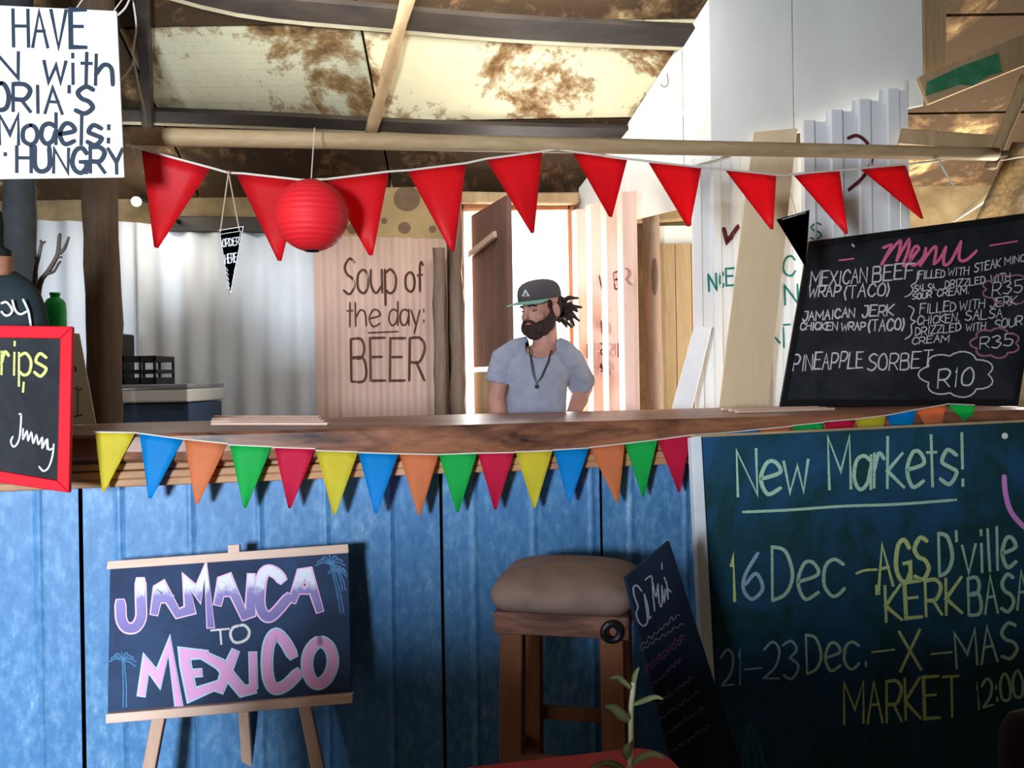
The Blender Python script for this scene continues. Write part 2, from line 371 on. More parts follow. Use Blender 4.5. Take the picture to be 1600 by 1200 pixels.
# purlins: the upper one sags
def chit(x, y, off): return ceilpl.hit(x, y, off)
def ribbeam(name, pix, wd, dep, m_, label, lip=None):
    pts = catmull(pix, 4); A = [chit(x, y, 0.0) for x, y in pts]
    bm = bmesh.new(); n = V((0, -CS, -1)).normalized(); rings = []
    for p in A: rings.append([p + V((0, 0, .0)), p + V((0, -wd, CS * wd)), p + V((0, -wd, CS * wd)) + n * dep, p + n * dep])
    loft(bm, rings)
    t = thing(name, label, 'beam', A[len(A) // 2]); obj('timber', bm, m_, t)
    if lip:
        bm = bmesh.new(); rings = []
        for p in A: q = p + n * dep * .7 + V((0, .002, 0)); rings.append([q, q + V((0, .022, -.007)), q + V((0, .022, -.016)), q + V((0, 0, -.009))])
        loft(bm, rings); o = obj('edge_strip', bm, lip, t); o['label'] = 'pale strip along the beam edge'
    return t
lip = mat('pale_lip', (.62, .58, .40), (.5, .45, .3), 9, .6)
ribbeam('roof_beam', [(180, -40), (370, 12), (600, 36), (820, 54), (1082, 66)], .085, .035, DARKBEAM, 'sagging dark roof beam across the top of the photo', lip)
ribbeam('roof_beam', [(170, 182), (400, 190), (620, 201), (800, 207), (985, 211)], .06, .03, DARKBEAM, 'straight dark roof beam just above the long pale pole', lip)
t = thing('roof_beam', 'short brown roof beam behind the end of the pole, right', 'beam', P(1480, 220, 3.1))
bm = bmesh.new(); bar(bm, P(1405, 214, 3.35), P(1560, 226, 3.2), .05, .06, None, .004); obj('timber', bm, TIMBER, t)
bm = bmesh.new(); bar(bm, ceilpl.hit(218, -120, .03), ceilpl.hit(232, 205, .03), .05, .06, V((1, 0, 0)), .004)
tag(obj('rafter', bm, DARKBEAM), 'dark rafter running back beside the white sign', 'rafter')
bm = bmesh.new(); pts = sub(ceilpl.hit(648, -40, .05), ceilpl.hit(578, 212, .06), 8); tube(bm, pts, [.030 + .003 * math.sin(i * 2) for i in range(9)], 12, rough=.12)
tag(obj('roof_pole', bm, TIMBER, smooth=True), 'thin rough pole slanting down under the stained ceiling', 'pole')

# corrugated sheets
class Sheet:
    def __init__(s, bl, br, tl, tr, pitch, amp, kind='sine', top=None):
        s.bl, s.br, s.tl, s.tr = bl, br, tl, tr; s.pitch = pitch; s.amp = amp; s.kind = kind; s.top = top
        s.pl = Pl(bl, br, tl); s.W = (br - bl).length; s.d = (br - bl).normalized()
    def prof(s, u):
        k = (u / s.pitch) % 1.0
        if s.kind == 'sine': return s.amp * .5 * (1 + math.cos(2 * PI * k))
        if s.kind == 'ibr':      # raised flat rib with sloping sides
            if k < .08: return s.amp * k / .08
            if k < .46: return s.amp
            if k < .54: return s.amp * (.54 - k) / .08
            return 0.0
        r = abs(k - .5)      # 'rib': a wide pan with a low narrow rib
        return s.amp * max(0, 1 - r / .07) if s.kind == 'rib' else 0
    def surf(s, x, y, off=.001):
        p = s.pl.hit(x, y); u = (p - s.bl).dot(s.d); f = s.prof(u)
        return s.pl.hit(x, y, f + off + .001)
    def mesh(s, step):
        bm = bmesh.new(); n = max(2, int(s.W / step)); cols = []
        for i in range(n + 1):
            f = i / n; b = s.bl.lerp(s.br, f); t_ = s.tl.lerp(s.tr, f)
            if s.top: t_ = t_ + V((0, 0, s.top(f)))
            o = s.pl.n * s.prof((b - s.bl).dot(s.d))
            cols.append([bm.verts.new(b.lerp(t_, j / 4) + o) for j in range(5)])
        for a, b in zip(cols, cols[1:]):
            for j in range(4): bm.faces.new((a[j], b[j], b[j + 1], a[j + 1]))
        bmesh.ops.recalc_face_normals(bm, faces=bm.faces)
        if sum((f.normal for f in bm.faces), V()).dot(s.pl.n) < 0: bmesh.ops.reverse_faces(bm, faces=bm.faces)
        g = bmesh.ops.solidify(bm, geom=bm.faces[:], thickness=.0012)
        return bm
def down(p, z=0.0): return V((p.x, p.y, z))
def wsheet(x0, x1, ytop0, ytop1, d0, d1, pitch, amp, kind, m_, parent, name='wall_sheet', z0=0.02, step=None, top=None):
    tl = P(x0, ytop0, d0); tr = P(x1, ytop1, d1)
    s = Sheet(down(tl, z0), down(tr, z0), tl, tr, pitch, amp, kind, top)
    o = obj(name, s.mesh(step or pitch / (12 if kind == 'sine' else 25)), m_, parent, smooth=(kind == 'sine'))
    return s, o
YW = YB - .04
for x0, x1, y0, y1 in ((-330, -60, 340, 342), (-56, 213, 343, 348), (216, 496, 349, 364)):
    wsheet(x0, x1, y0, y1, YW - .005, YW - .005, .15, .028, 'sine', WALLSHEET, wb)
bm = bmesh.new(); bar(bm, P(262, 350, YW - .03), P(436, 352, YW - .03), .03, .085, V((0, 1, 0)), .004); tag(obj('wall_batten', bm, DARKBEAM), 'dark batten on the back wall above the grey sheets', 'batten')
soup, o = wsheet(491, 698, 368, 374, YW - .04, YW - .04, .076, .018, 'sine', PINKSHEET, None, 'corrugated_sheet')
tag(o, 'pinkish corrugated sheet painted Soup of the day: BEER on the back wall', 'sheet')
words((('Soup', (537, 459), (619, 457), 56), ('of', (634, 457), (661, 455), 46), ('the', (541, 511), (594, 509), 38, 2.9), ('day:', (608, 508), (664, 508), 37, 2.9), ('BEER', (549, 596), (663, 594), 66, 4)), 3.8, soup.surf, BROWNINK, o, fine=3, off=.001)
bm = bmesh.new(); raw(bm, [[(575, 520), (622, 518)]], 2.5, soup.surf, fine=3); obj('underline', bm, BROWNINK, o)
# spotted cloth band above
bm = bmesh.new(); slab(bm, P(492, 368, YW - .01), P(702, 374, YW - .01), P(702, 282, YW - .01), P(492, 270, YW - .01), .006)
t = tag(obj('cloth_panel', bm, mat('tan_cloth', (.40, .28, .13), (.32, .22, .10), 5, .9)), 'tan panel with round brown spots above the pink sheet', 'panel')
sp = Pl(P(492, 368, YW - .01), P(702, 374, YW - .01), P(492, 270, YW - .01))
for x, y, r in ((636, 310, 21), (632, 356, 10), (551, 357, 9), (676, 358, 6), (585, 300, 8), (523, 322, 12), (690, 300, 9), (600, 345, 5)):
    bm = bmesh.new(); vs = [bm.verts.new(sp.hit(x + r * math.cos(a * PI / 12), y + r * .95 * math.sin(a * PI / 12), .0015)) for a in range(24)]; bm.faces.new(vs); obj('spot', bm, mat('brown_spot', (.12, .07, .03), (.17, .10, .045), 20), t)

# doorway: jambs, lintel, stable door leaves
fr = bpy.data.objects.new('door_1', None); C.objects.link(fr); fr['_b'] = [DX0, YB, 0]; fr.location = (DX0, YB, 0); struct(fr)
bm = bmesh.new(); bar(bm, (DX1 + .004, YB - .02, 0), (DX1 + .004, YB - .02, DZ + .03), .035, .1, V((1, 0, 0)), .003); obj('jamb', bm, ORANGEFRAME, fr)
bm = bmesh.new(); bar(bm, (DX0 - .004, YB - .02, 0), (DX0 - .004, YB - .02, DZ + .03), .035, .1, V((1, 0, 0)), .003); obj('jamb', bm, ORANGEFRAME, fr)
bm = bmesh.new(); bar(bm, (DX0, YB - .02, DZ + .015), (DX1, YB - .02, DZ + .015), .1, .045, V((0, 1, 0)), .003); obj('lintel', bm, ORANGEFRAME, fr)
bm = bmesh.new(); bar(bm, P(712, 310, YB - .08), P(904, 312, YB - .08), .08, .062, V((0, 1, 0)), .008, 8, .01)
tag(obj('door_beam', bm, TIMBER), 'rough brown beam above the bright doorway', 'beam')
h0 = P(737, 400, YB - .07); f0 = P(793, 400, 3.98)
def leaf(z0, z1, m_, label, name='door_leaf', plank=3):
    t = thing(name, label, 'door', down(h0, z0))
    n = (f0 - h0).cross(V((0, 0, 1))).normalized()
    for i in range(plank):
        a = V((h0.x, h0.y, 0)).lerp(V((f0.x, f0.y, 0)), i / plank + .003); b = V((h0.x, h0.y, 0)).lerp(V((f0.x, f0.y, 0)), (i + 1) / plank - .003)
        bm = bmesh.new(); slab(bm, a + V((0, 0, z0)), b + V((0, 0, z0)), b + V((0, 0, z1)), a + V((0, 0, z1)), .028, .003); obj('plank', bm, m_, t)
    return t, n
zt = P(737, 337, YB - .07).z
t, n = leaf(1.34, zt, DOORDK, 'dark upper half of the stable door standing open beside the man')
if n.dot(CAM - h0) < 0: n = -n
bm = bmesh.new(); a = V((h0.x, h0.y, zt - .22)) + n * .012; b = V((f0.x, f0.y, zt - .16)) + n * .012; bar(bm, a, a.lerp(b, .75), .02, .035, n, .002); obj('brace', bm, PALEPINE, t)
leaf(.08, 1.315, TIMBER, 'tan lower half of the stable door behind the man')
def post(x0, x1, ytop, d, m_, label, ybot=None, z0=0.0, rough=.16, cat='post', flare=0.0, name='wooden_post', ztop=None):
    xc = (x0 + x1) / 2; p = P(xc, ytop, d); r = (x1 - x0) / 2 / F * d
    zt_ = ztop if ztop is not None else p.z
    pts = sub(V((p.x, d, z0)), V((p.x, d, zt_)), 26)
    pts = [q + V((mnoise.noise(q * 1.3) * .015, 0, 0)) for q in pts]
    R = [r * (1 + flare * max(0, 1 - i / 14.)) for i in range(27)]
    bm = bmesh.new(); tube(bm, pts, R, 14, rough=rough)
    return tag(obj(name, bm, m_, smooth=True), label, cat)
post(701, 722, 300, YB - .12, POSTGREY, 'rough grey-brown post at the left of the doorway', rough=.5)
post(677, 696, 388, YB - .17, POSTGREY, 'shorter weathered post touching the edge of the pink sheet', rough=.4)
post(128, 179, 100, 3.25, POSTDK, 'thick dark post rising behind the left end of the bar', flare=.05, ztop=cz(3.25) - .06)
post(4, 50, 100, 3.10, mat('post_black', (.035, .04, .045), (.02, .022, .025), 9, .8, bmp=.4), 'near-black post at the left edge behind the white sign', ztop=cz(3.10) - .06)
post(1004, 1031, 318, 4.3, POSTGREY, 'brown post with a dark knot right of the pink lettered sheet', rough=.1)
bm = bmesh.new(); k = P(1023, 432, 4.25)
bmesh.ops.create_uvsphere(bm, u_segments=12, v_segments=8, radius=1)
for v in bm.verts: v.co = V((v.co.x * .018, v.co.y * .02, v.co.z * .10)) + k
o = obj('knot', bm, POSTDK, bpy.data.objects['wooden_post.004'], smooth=True)
bm = bmesh.new(); bar(bm, P(985, 335, 4.4), P(1105, 330, 4.4), .06, .09, V((0, 1, 0)), .008, 6, .01); tag(obj('cross_beam', bm, TIMBER), 'brown cross beam above the tan boards right of the doorway', 'beam')
# tan boards right of post
t = thing('board_partition', 'tan vertical boards between the brown post and the white sheets', 'partition', P(1065, 640, 4.42))
for x0, x1 in ((1031, 1054), (1055, 1079), (1080, 1108), (1109, 1140)):
    a = P(x0, 381, 4.42); b = P(x1, 380, 4.42); bm = bmesh.new(); slab(bm, down(a), down(b), b, a, .02, .002); obj('board', bm, TIMBER, t)
a = P(1028, 353, 4.45); b = P(1140, 352, 4.45); bm = bmesh.new(); slab(bm, P(1028, 400, 4.45), P(1140, 400, 4.45), b, a, .006); o = obj('strip', bm, WHITEPANEL, t); o['label'] = 'white strip above the tan boards'
# pink lettered sheet beside the door
pk, o = wsheet(903, 994, 331, 297, 4.48, 3.88, .17, .045, 'ibr', PINKDOOR, None, 'corrugated_sheet', z0=0.02)
tag(o, 'pale pink ribbed sheet with brown painted letters right of the doorway', 'sheet')
words((('W', (938, 456), (952, 452), 26), ('BR', (961, 452), (984, 445), 26), ('L', (942, 487), (952, 485), 18), ('A', (967, 482), (977, 479), 20), ('U', (942, 528), (953, 524), 26), ('ERRIE', (918, 558), (977, 556), 20), ('FAR', (924, 589), (956, 588), 20)), 2.4, pk.surf, mat('red_brown_paint', (.20, .03, .02)), o, fine=2, off=.001)
# upper white partition (hung above the sheets), in separate boards
segs = [((905, 4.52), (983, 4.13), 262, 225, 345, 345), ((984, 4.12), (1066, 3.72), 190, 62, 345, 325), ((1069, 3.71), (1111, 3.53), 60, -80, 262, 250), ((1111.5, 3.528), (1240, 3.515), 60, -80, 250, 205), ((1242, 3.515), (1443, 3.48), -80, -200, 208, 164)]
t = thing('white_partition', 'white painted board partition hanging at the right under the roof', 'partition', P(1200, 210, 3.1))
for (xa, da), (xb, db), ya, yb_, ba, bb in segs:
    a = P(xa, ba, da); b = P(xb, bb, db)
    ta = V((a.x, a.y, cz(a.y) - .004)); tb = V((b.x, b.y, cz(b.y) - .004)); bm = bmesh.new(); slab(bm, a, b, tb, ta, .012, .001); obj('board', bm, WHITEPANEL, t)
# lower right corrugated sheets
sh1, o1 = wsheet(1079, 1262, 250, 236, 3.66, 3.62, .088, .024, 'ibr', WHITESHEET, None, 'corrugated_sheet')
tag(o1, 'white ribbed sheet with green letters behind the leaning plywood board', 'sheet')
words((('N', (1108, 455), (1120, 453), 26), ('C', (1125, 450), (1131, 449), 24), ('E', (1135, 446), (1148, 445), 27), ('C', (1224, 432), (1243, 430), 31), ('N', (1227, 476), (1247, 474), 31), ('-', (1224, 514), (1236, 513), 14), ('N', (1201, 546), (1225, 542), 30)), 3.2, sh1.surf, TEAL, o1, fine=2, off=.001)
bm = bmesh.new(); raw(bm, [[(1131, 357), (1136, 378), (1154, 353)]], 7, sh1.surf, .003, False, 2); q = obj('tick_mark', bm, MAROON, o1); q['label'] = 'dark red painted tick'
def steps(f): return 0.10 * int(f * 4.2)
sh2, o2 = wsheet(1250, 1419, 190, 190, 3.46, 3.43, .118, .022, 'ibr', WHITESHEET, None, 'corrugated_sheet', z0=1.145, top=lambda f: .045 * int(f * 4.1) - .0)
tag(o2, 'taller white ribbed sheet with stepped top behind the menu board', 'sheet')
bm = bmesh.new(); raw(bm, [[(1325, 216), (1340, 212), (1356, 225), (1362, 250), (1350, 275), (1326, 297)]], 5.5, sh2.surf, .002, True, 2); q = obj('curved_mark', bm, MAROON, o2); q['label'] = 'dark red painted curve'
bm = bmesh.new(); text(bm, 'S', (1266, 374), (1283, 373), 25, wd=3, surf=sh2.surf, fine=2); obj('lettering', bm, TEAL, o2)
# leaning plywood and white boards
bm = bmesh.new(); slab(bm, P(1108, 760, 3.41), P(1186, 760, 3.40), P(1246, 200, 3.465), P(1178, 206, 3.48), .015, .002)
tag(obj('plywood_board', bm, PLY), 'tall pale plywood board leaning against the lettered white sheet', 'board')
bm = bmesh.new(); slab(bm, P(1033, 700, 3.44), P(1066, 700, 3.42), P(1112, 510, 3.55), P(1084, 511, 3.57), .02, .002)
tag(obj('white_board', bm, flat('bright_white', (.9, .92, .95))), 'bright white narrow board leaning behind the bar', 'board')
# right top: post, painted plank, hessian
bm = bmesh.new(); a = P(1458, 125, 3.53); bar(bm, a, V((a.x, a.y, cz(a.y) - .003)), .10, .05, V((1, 0, 0)), .003); tag(obj('hanging_post', bm, TIMBER), 'square tan post right of the white partition', 'post')
t = thing('painted_plank', 'sloping plank with faded green paint at the upper right', 'plank', P(1500, 140, 2.8))
bm = bmesh.new(); bar(bm, P(1441, 143, 3.47), P(1760, 14, 3.4), .025, .125, V((0, 1, 0)), .002); obj('timber', bm, TIMBER, t)
bm = bmesh.new(); q = Pl(P(1441, 143, 3.456), P(1760, 14, 3.386), P(1441, 243, 3.456))
vs = [bm.verts.new(q.hit(x, y, .0015)) for x, y in ((1448, 128), (1500, 104), (1560, 82), (1566, 112), (1545, 118), (1520, 134), (1500, 132), (1446, 150))]; bm.faces.new(vs); o = obj('paint_patch', bm, mat('green_paint', (.02, .16, .07), (.06, .22, .12), 22, .7, lo=.4, hi=.7), t); o['label'] = 'faded green paint'
hs = mat('hessian', (.42, .34, .22), (.30, .24, .15), 60, .95, bmp=.4)
def cloth(name, pts, depth, m_, label, cat='cloth'):
    bm = bmesh.new(); N = 10
    a, b, c, d = pts; g = [[None] * (N + 1) for _ in range(N + 1)]
    for i in range(N + 1):
        for j in range(N + 1):
            u, v = i / N, j / N
            x = (a[0] * (1 - u) + b[0] * u) * (1 - v) + (d[0] * (1 - u) + c[0] * u) * v; y = (a[1] * (1 - u) + b[1] * u) * (1 - v) + (d[1] * (1 - u) + c[1] * u) * v
            g[i][j] = bm.verts.new(P(x, y, depth + .03 * math.sin(u * 7 + v * 2) + .02 * math.sin(v * 9)))
    for i in range(N):
        for j in range(N): bm.faces.new((g[i][j], g[i + 1][j], g[i + 1][j + 1], g[i][j + 1]))
    bmesh.ops.solidify(bm, geom=bm.faces[:], thickness=.004)
    return tag(obj(name, bm, m_, smooth=True), label, cat)
cloth('hessian_cloth', [(1582, 222), (1650, 222), (1650, 342), (1520, 352)], 3.47, hs, 'piece of hessian hanging above the right end of the menu board')
bm = bmesh.new(); tube(bm, sub(P(1605, 120, 2.95), P(1548, 262, 2.95), 8), .022, 10, rough=.3); tag(obj('branch_pole', bm, TIMBER, smooth=True), 'rough branch slanting down at the right edge to the pole end', 'branch')
bm = bmesh.new(); tube(bm, sub(P(1600, 268, 3.55), P(1490, 345, 3.55), 6), [.026, .024, .02, .016, .014, .010, .006], 8, rough=.3); tag(obj('split_branch', bm, PLY, smooth=True), 'pale split branch above the menu board', 'branch')

# ---------------------------------------------------------------- long pole, upper bunting, lantern
bm = bmesh.new(); pts = sub(P(206, 213, 2.28), P(1556, 241, 2.86), 30); tube(bm, pts, [.026 - .003 * i / 30 for i in range(31)], 16, rough=.03)
t = thing('long_pole', 'long pale pole strung across above the bar', 'pole', P(880, 226, 2.55)); obj('pole', bm, POLE, t, smooth=True)
bm = bmesh.new(); a = P(1556, 241, 2.86); b = P(1572, 240, 2.87); tube(bm, [a, b], .012, 10); obj('end_tip', bm, POSTDK, t)
def dpole(x): return 2.28 + (x - 206) / 1350 * .58 - .045
upper = [(196, 226), (221, 233), (329, 262), (357, 270), (380, 271), (470, 281), (510, 280), (608, 268), (640, 266), (728, 255), (760, 248), (845, 237), (870, 233), (895, 237), (980, 248), (1013, 252), (1095, 262), (1133, 265), (1213, 273), (1226, 274), (1240, 272), (1312, 266), (1345, 263), (1415, 257), (1468, 251)]
bt = thing('red_bunting', 'string of plain red triangular flags hanging under the pole', 'bunting', P(850, 240, 2.5))
bm = bmesh.new(); tube(bm, [P(x, y, dpole(x)) for x, y in upper], .0035, 6); o = obj('string', bm, CORD, bt, smooth=True)
def flagmesh(a, b, c, dfun, th=.0008, curl=.01, blunt=0.06, seed=0):
    bm = bmesh.new(); N = 8; rows_ = []
    for j in range(N + 1):
        v = j / N * (1 - blunt); L = (a[0] + (c[0] - a[0]) * v, a[1] + (c[1] - a[1]) * v); R = (b[0] + (c[0] - b[0]) * v, b[1] + (c[1] - b[1]) * v)
        row = []
        for i in range(5):
            u = i / 4; x = L[0] + (R[0] - L[0]) * u; y = L[1] + (R[1] - L[1]) * u
            row.append(bm.verts.new(P(x, y, dfun(x) + curl * math.sin(u * PI + seed) * v + curl * .8 * math.sin(v * 4 + seed))))
        rows_.append(row)
    for r0, r1 in zip(rows_, rows_[1:]):
        for i in range(4): bm.faces.new((r0[i], r0[i + 1], r1[i + 1], r1[i]))
    bmesh.ops.solidify(bm, geom=bm.faces[:], thickness=th)
    return bm
for i, (a, b, c) in enumerate([((221, 234), (329, 263), (242, 396)), ((369, 272), (470, 283), (438, 416)), ((510, 282), (608, 269), (581, 407)), ((636, 267), (728, 256), (709, 401)), ((760, 250), (847, 238), (834, 372)),
        ((895, 239), (980, 250), (955, 345)), ((1013, 254), (1096, 263), (1077, 360)), ((1133, 266), (1213, 275), (1208, 364)), ((1240, 274), (1312, 267), (1326, 372)), ((1345, 265), (1415, 258), (1445, 347))]):
    obj('flag', flagmesh(a, b, c, dpole, seed=i), FRED, bt, smooth=True)
# lantern: ribbed paper sphere
ln = thing('paper_lantern', 'round red ribbed paper lantern hanging among the red flags', 'lantern', P(487, 394, 2.30))
cc = P(487, 337, 2.26); RL = 57 / F * 2.26
bm = bmesh.new(); rings = []; NR = 17
for i in range(NR * 4 + 1):
    f = i / (NR * 4); a = math.radians(11) + f * math.radians(158); bulge = 1 - .026 * (1 - abs(math.sin(f * NR * PI)))**1.0
    rings.append([cc + V((RL * math.sin(a) * bulge * math.cos(k * PI / 24), RL * math.sin(a) * bulge * math.sin(k * PI / 24), RL * math.cos(a) * .98)) for k in range(48)])
loft(bm, rings, cap=False); obj('shade', bm, LRED, ln, smooth=True)
bm = bmesh.new()
for s_ in (1, -1):
    r = RL * math.sin(math.radians(11)); z = cc.z + s_ * RL * math.cos(math.radians(11)) * .98
    tube(bm, [V((cc.x + r * math.cos(k * PI / 12), cc.y + r * math.sin(k * PI / 12), z)) for k in range(25)], .002, 6)
obj('wire_ring', bm, BLACKM, ln)
bm = bmesh.new(); tube(bm, [cc + V((0, 0, RL * .96)), V((cc.x, cc.y + .05, P(487, 205, 2.34).z))], .0015, 5); obj('string', bm, CORD, ln)
# black pennants
pn = thing('black_pennant', 'small black wooden pennant lettered ORDER HERE hanging on twine', 'pennant', P(359, 460, 2.3))
dn = lambda x: 2.32
ppl = Pl(P(344, 363, 2.32), P(380, 354, 2.32), P(359, 460, 2.32))
bm = bmesh.new(); vs = [bm.verts.new(ppl.hit(x, y)) for x, y in ((343, 362), (380, 354), (361, 459), (358, 459))]; f = bm.faces.new(vs); bmesh.ops.solidify(bm, geom=[f], thickness=.006); bmesh.ops.recalc_face_normals(bm, faces=bm.faces); obj('board', bm, BLACKM, pn)
bm = bmesh.new(); raw(bm, [[(344, 366), (376, 361)], [(344, 366), (357, 452)], [(376, 361), (374, 374)], [(341, 360), (380, 354), (360, 458)]], 1.2, ppl.hit, .007, False)
text(bm, 'ORDER', (348, 386), (374, 382), 12, 1.6, ppl.hit, .007); text(bm, 'HERE', (352, 412), (370, 409), 14, 1.8, ppl.hit, .007)
for y in range(418, 454, 7): raw(bm, [[(353 + (y - 418) * .14, y), (356 + (y - 418) * .1, y + 5)], [(368 - (y - 418) * .16, y), (366 - (y - 418) * .16, y + 5)]], 1.6, ppl.hit, .007)
obj('lettering', bm, WHT, pn)
bm = bmesh.new(); k = P(357, 270, dpole(357) - .004)
for q in ((344, 364), (374, 360)): tube(bm, [k, P((357 + q[0]) / 2, (270 + q[1]) / 2, 2.315), P(q[0], q[1], 2.316)], .0022, 6)
bmesh.ops.create_icosphere(bm, subdivisions=1, radius=.007, matrix=Matrix.Translation(k)); obj('twine', bm, TWINE, pn)
bp = thing('black_pennant', 'plain black pennant hanging beside the menu board', 'pennant', P(1245, 415, 2.7))
q2 = Pl(P(1213, 343, 2.72), P(1265, 328, 2.72), P(1255, 415, 2.72))
bm = bmesh.new(); f = bm.faces.new([bm.verts.new(q2.hit(x, y)) for x, y in ((1213, 343), (1265, 328), (1262, 375), (1258, 417))]); bmesh.ops.solidify(bm, geom=[f], thickness=.006); bmesh.ops.recalc_face_normals(bm, faces=bm.faces); obj('board', bm, BLACKM, bp)
bm = bmesh.new(); raw(bm, [[(1222, 343), (1259, 332)]], 1.2, q2.hit, .007); obj('chalk_line', bm, WHT, bp)
bm = bmesh.new(); tube(bm, [P(1227, 274, dpole(1227)), P(1244, 334, 2.71)], .0012, 5); obj('twine', bm, TWINE, bp)
# cords
bm = bmesh.new(); tube(bm, [P(*p, 2.22) for p in catmull([(206, -10), (213, 40), (208, 80), (212, 110), (218, 140), (226, 175), (227, 205)], 4)], .0028, 6); tube(bm, [P(*p, 2.2) for p in catmull([(204, -5), (196, 12), (184, 24)], 4)], .0028, 6)
tube(bm, [P(*p, 2.2) for p in catmull([(210, 85), (205, 105), (190, 125)], 4)], .0028, 6); tube(bm, [P(*p, 2.2) for p in catmull([(196, 226), (210, 236), (203, 256), (214, 236)], 4)], .0022, 6)
tag(obj('hanging_cable', bm, CORD, smooth=True), 'white cable looping down beside the white sign', 'cable')
bm = bmesh.new(); tube(bm, [P(*p, 2.82) for p in catmull([(1468, 251), (1476, 268), (1492, 292)], 4)], .004, 6); tube(bm, [P(1465, 246, 2.8), P(1469, 258, 2.8)], .006, 6)
tag(obj('string_end', bm, CORD, smooth=True), 'loose white string end knotted to the pole at the right', 'string')
bm = bmesh.new(); tube(bm, [P(x, y, 3.38) for x, y in catmull([(1540, 252), (1570, 249), (1600, 244), (1640, 240)], 4)], .004, 6)
tag(obj('white_string', bm, CORD, smooth=True), 'short white string across the hessian at the right edge', 'string')
bm = bmesh.new(); tube(bm, [P(x, y, 3.3) for x, y in catmull([(1042, 114), (1044, 130), (1038, 136), (1032, 131)], 5)], .002, 6)
tag(obj('wire_hook', bm, mat('rusty', (.25, .16, .09))), 'small wire hook on the white partition near the ceiling', 'hook')
# small bulb lamps on the back wall
for x, y, lb in ((213, 315, 'small bare bulb glowing above the grey wall sheets'), (262, 348, 'small bare bulb hidden behind the first red flag')):
    c0 = P(x, y, 4.32); t = thing('bare_bulb', lb, 'bulb', c0)
    bm = bmesh.new(); bmesh.ops.create_uvsphere(bm, u_segments=14, v_segments=10, radius=.026, matrix=Matrix.Translation(c0))
    m_, tt, b_ = nt('bulb_glow'); b_.inputs['Emission Color'].default_value = (1, .93, .8, 1); b_.inputs['Emission Strength'].default_value = 9; obj('glass', bm, m_, t, smooth=True)
    bm = bmesh.new(); tube(bm, [c0 + V((0, .02, .02)), c0 + V((0, .06, .03)), V((c0.x, YW, c0.z + .035))], .013, 10); obj('socket', bm, BLACKM, t)
    l = bpy.data.lights.new('bulb_light', 'POINT'); l.energy = 3.0; l.color = (1, .93, .82); l.shadow_soft_size = .03; lo_ = bpy.data.objects.new('bulb_light', l); C.objects.link(lo_); lo_.parent = t; lo_.location = (0, -.04, 0)

# ---------------------------------------------------------------- bar
BZ = 1.14; BA, BB = 2.45, .21
bdir = V((1, BB, 0)).normalized(); bn = V((BB, -1, 0)).normalized()
def bpl(off): return Pl(V((0, BA, 0)) + bn * off, V((1, BA + BB, 0)) + bn * off, V((0, BA, 1)) + bn * off)
def bx(u, z, off=0.0): return V((0, BA, 0)) + bdir * u + bn * off + V((0, 0, z))
def upx(px, off=0.0): p = bpl(off).hit(px, 700); return (p - V((0, BA, 0))).dot(bdir)
U0, U1 = upx(-330), upx(1640)
bm = bmesh.new(); rings = []; NB = 60
for i in range(NB + 1):
    u = U0 + (U1 - U0) * i / NB; f = (u - upx(112)) / (U1 - upx(112)); f = min(1, max(.0, f))
    th = .070 + .026 * math.sin(min(1, max(0, (f - .02) / .75)) * PI) ** .8 + .006 * math.sin(f * 17)
    if f > .6: th = max(.055, th - .014 * (f - .6) / .4)
    o_ = .012 * math.sin(f * 9)
    rings.append([bx(u, BZ, .02 + o_ - .008), bx(u, BZ - .008, .02 + o_), bx(u, BZ - th * .6, .024 + o_), bx(u, BZ - th + .01, .018 + o_), bx(u, BZ - th, .005), bx(u, BZ - .05, -.69), bx(u, BZ - .004, -.70), bx(u, BZ, -.695)])
loft(bm, rings)
fb = thing('bar_counter', 'long bar with thick wooden slab top and blue galvanised sheet front', 'counter', bx(-.3, 0, -.1))
obj('worktop', bm, BARTOP, fb)
for k, (za, zb, o_) in enumerate(((1.062, 1.038, -.004), (1.036, 1.016, .002), (1.014, .994, -.001))):
    bm = bmesh.new(); bar(bm, bx(U0 - .02, (za + zb) / 2, -.03 + o_), bx(U1, (za + zb) / 2, -.03 + o_), .06, .0215, bn, .003, 16, .003); obj('rail', bm, RAIL, fb)
bm = bmesh.new(); bar(bm, bx(U0, 1.07, -.03), bx(U1, 1.07, -.03), .05, .05, bn); obj('rail_backing', bm, DARKBEAM, fb)
seams = [-520, 124, 688, 938, 1230, 1700]; last = None
for k, (xa, xb) in enumerate(zip(seams, seams[1:])):
    a = upx(xa, -.05) + .005; b = upx(xb, -.05) - .005; o_ = -.05 - .004 * (k % 2)
    s = Sheet(bx(a, .0, o_), bx(b, .0, o_), bx(a, .998, o_), bx(b, .998, o_), .19, .006, 'rib'); s.pl = Pl(bx(a, 0, o_), bx(b, 0, o_), bx(a, 1, o_))
    obj('cladding_sheet', s.mesh(.0065), GALV, fb)
bm = bmesh.new(); slab(bm, bx(U0 - .6, 0, -.075), bx(U1, 0, -.075), bx(U1, 1.0, -.075), bx(U0 - .6, 1.0, -.075), .02); obj('backing', bm, DARKBEAM, fb)
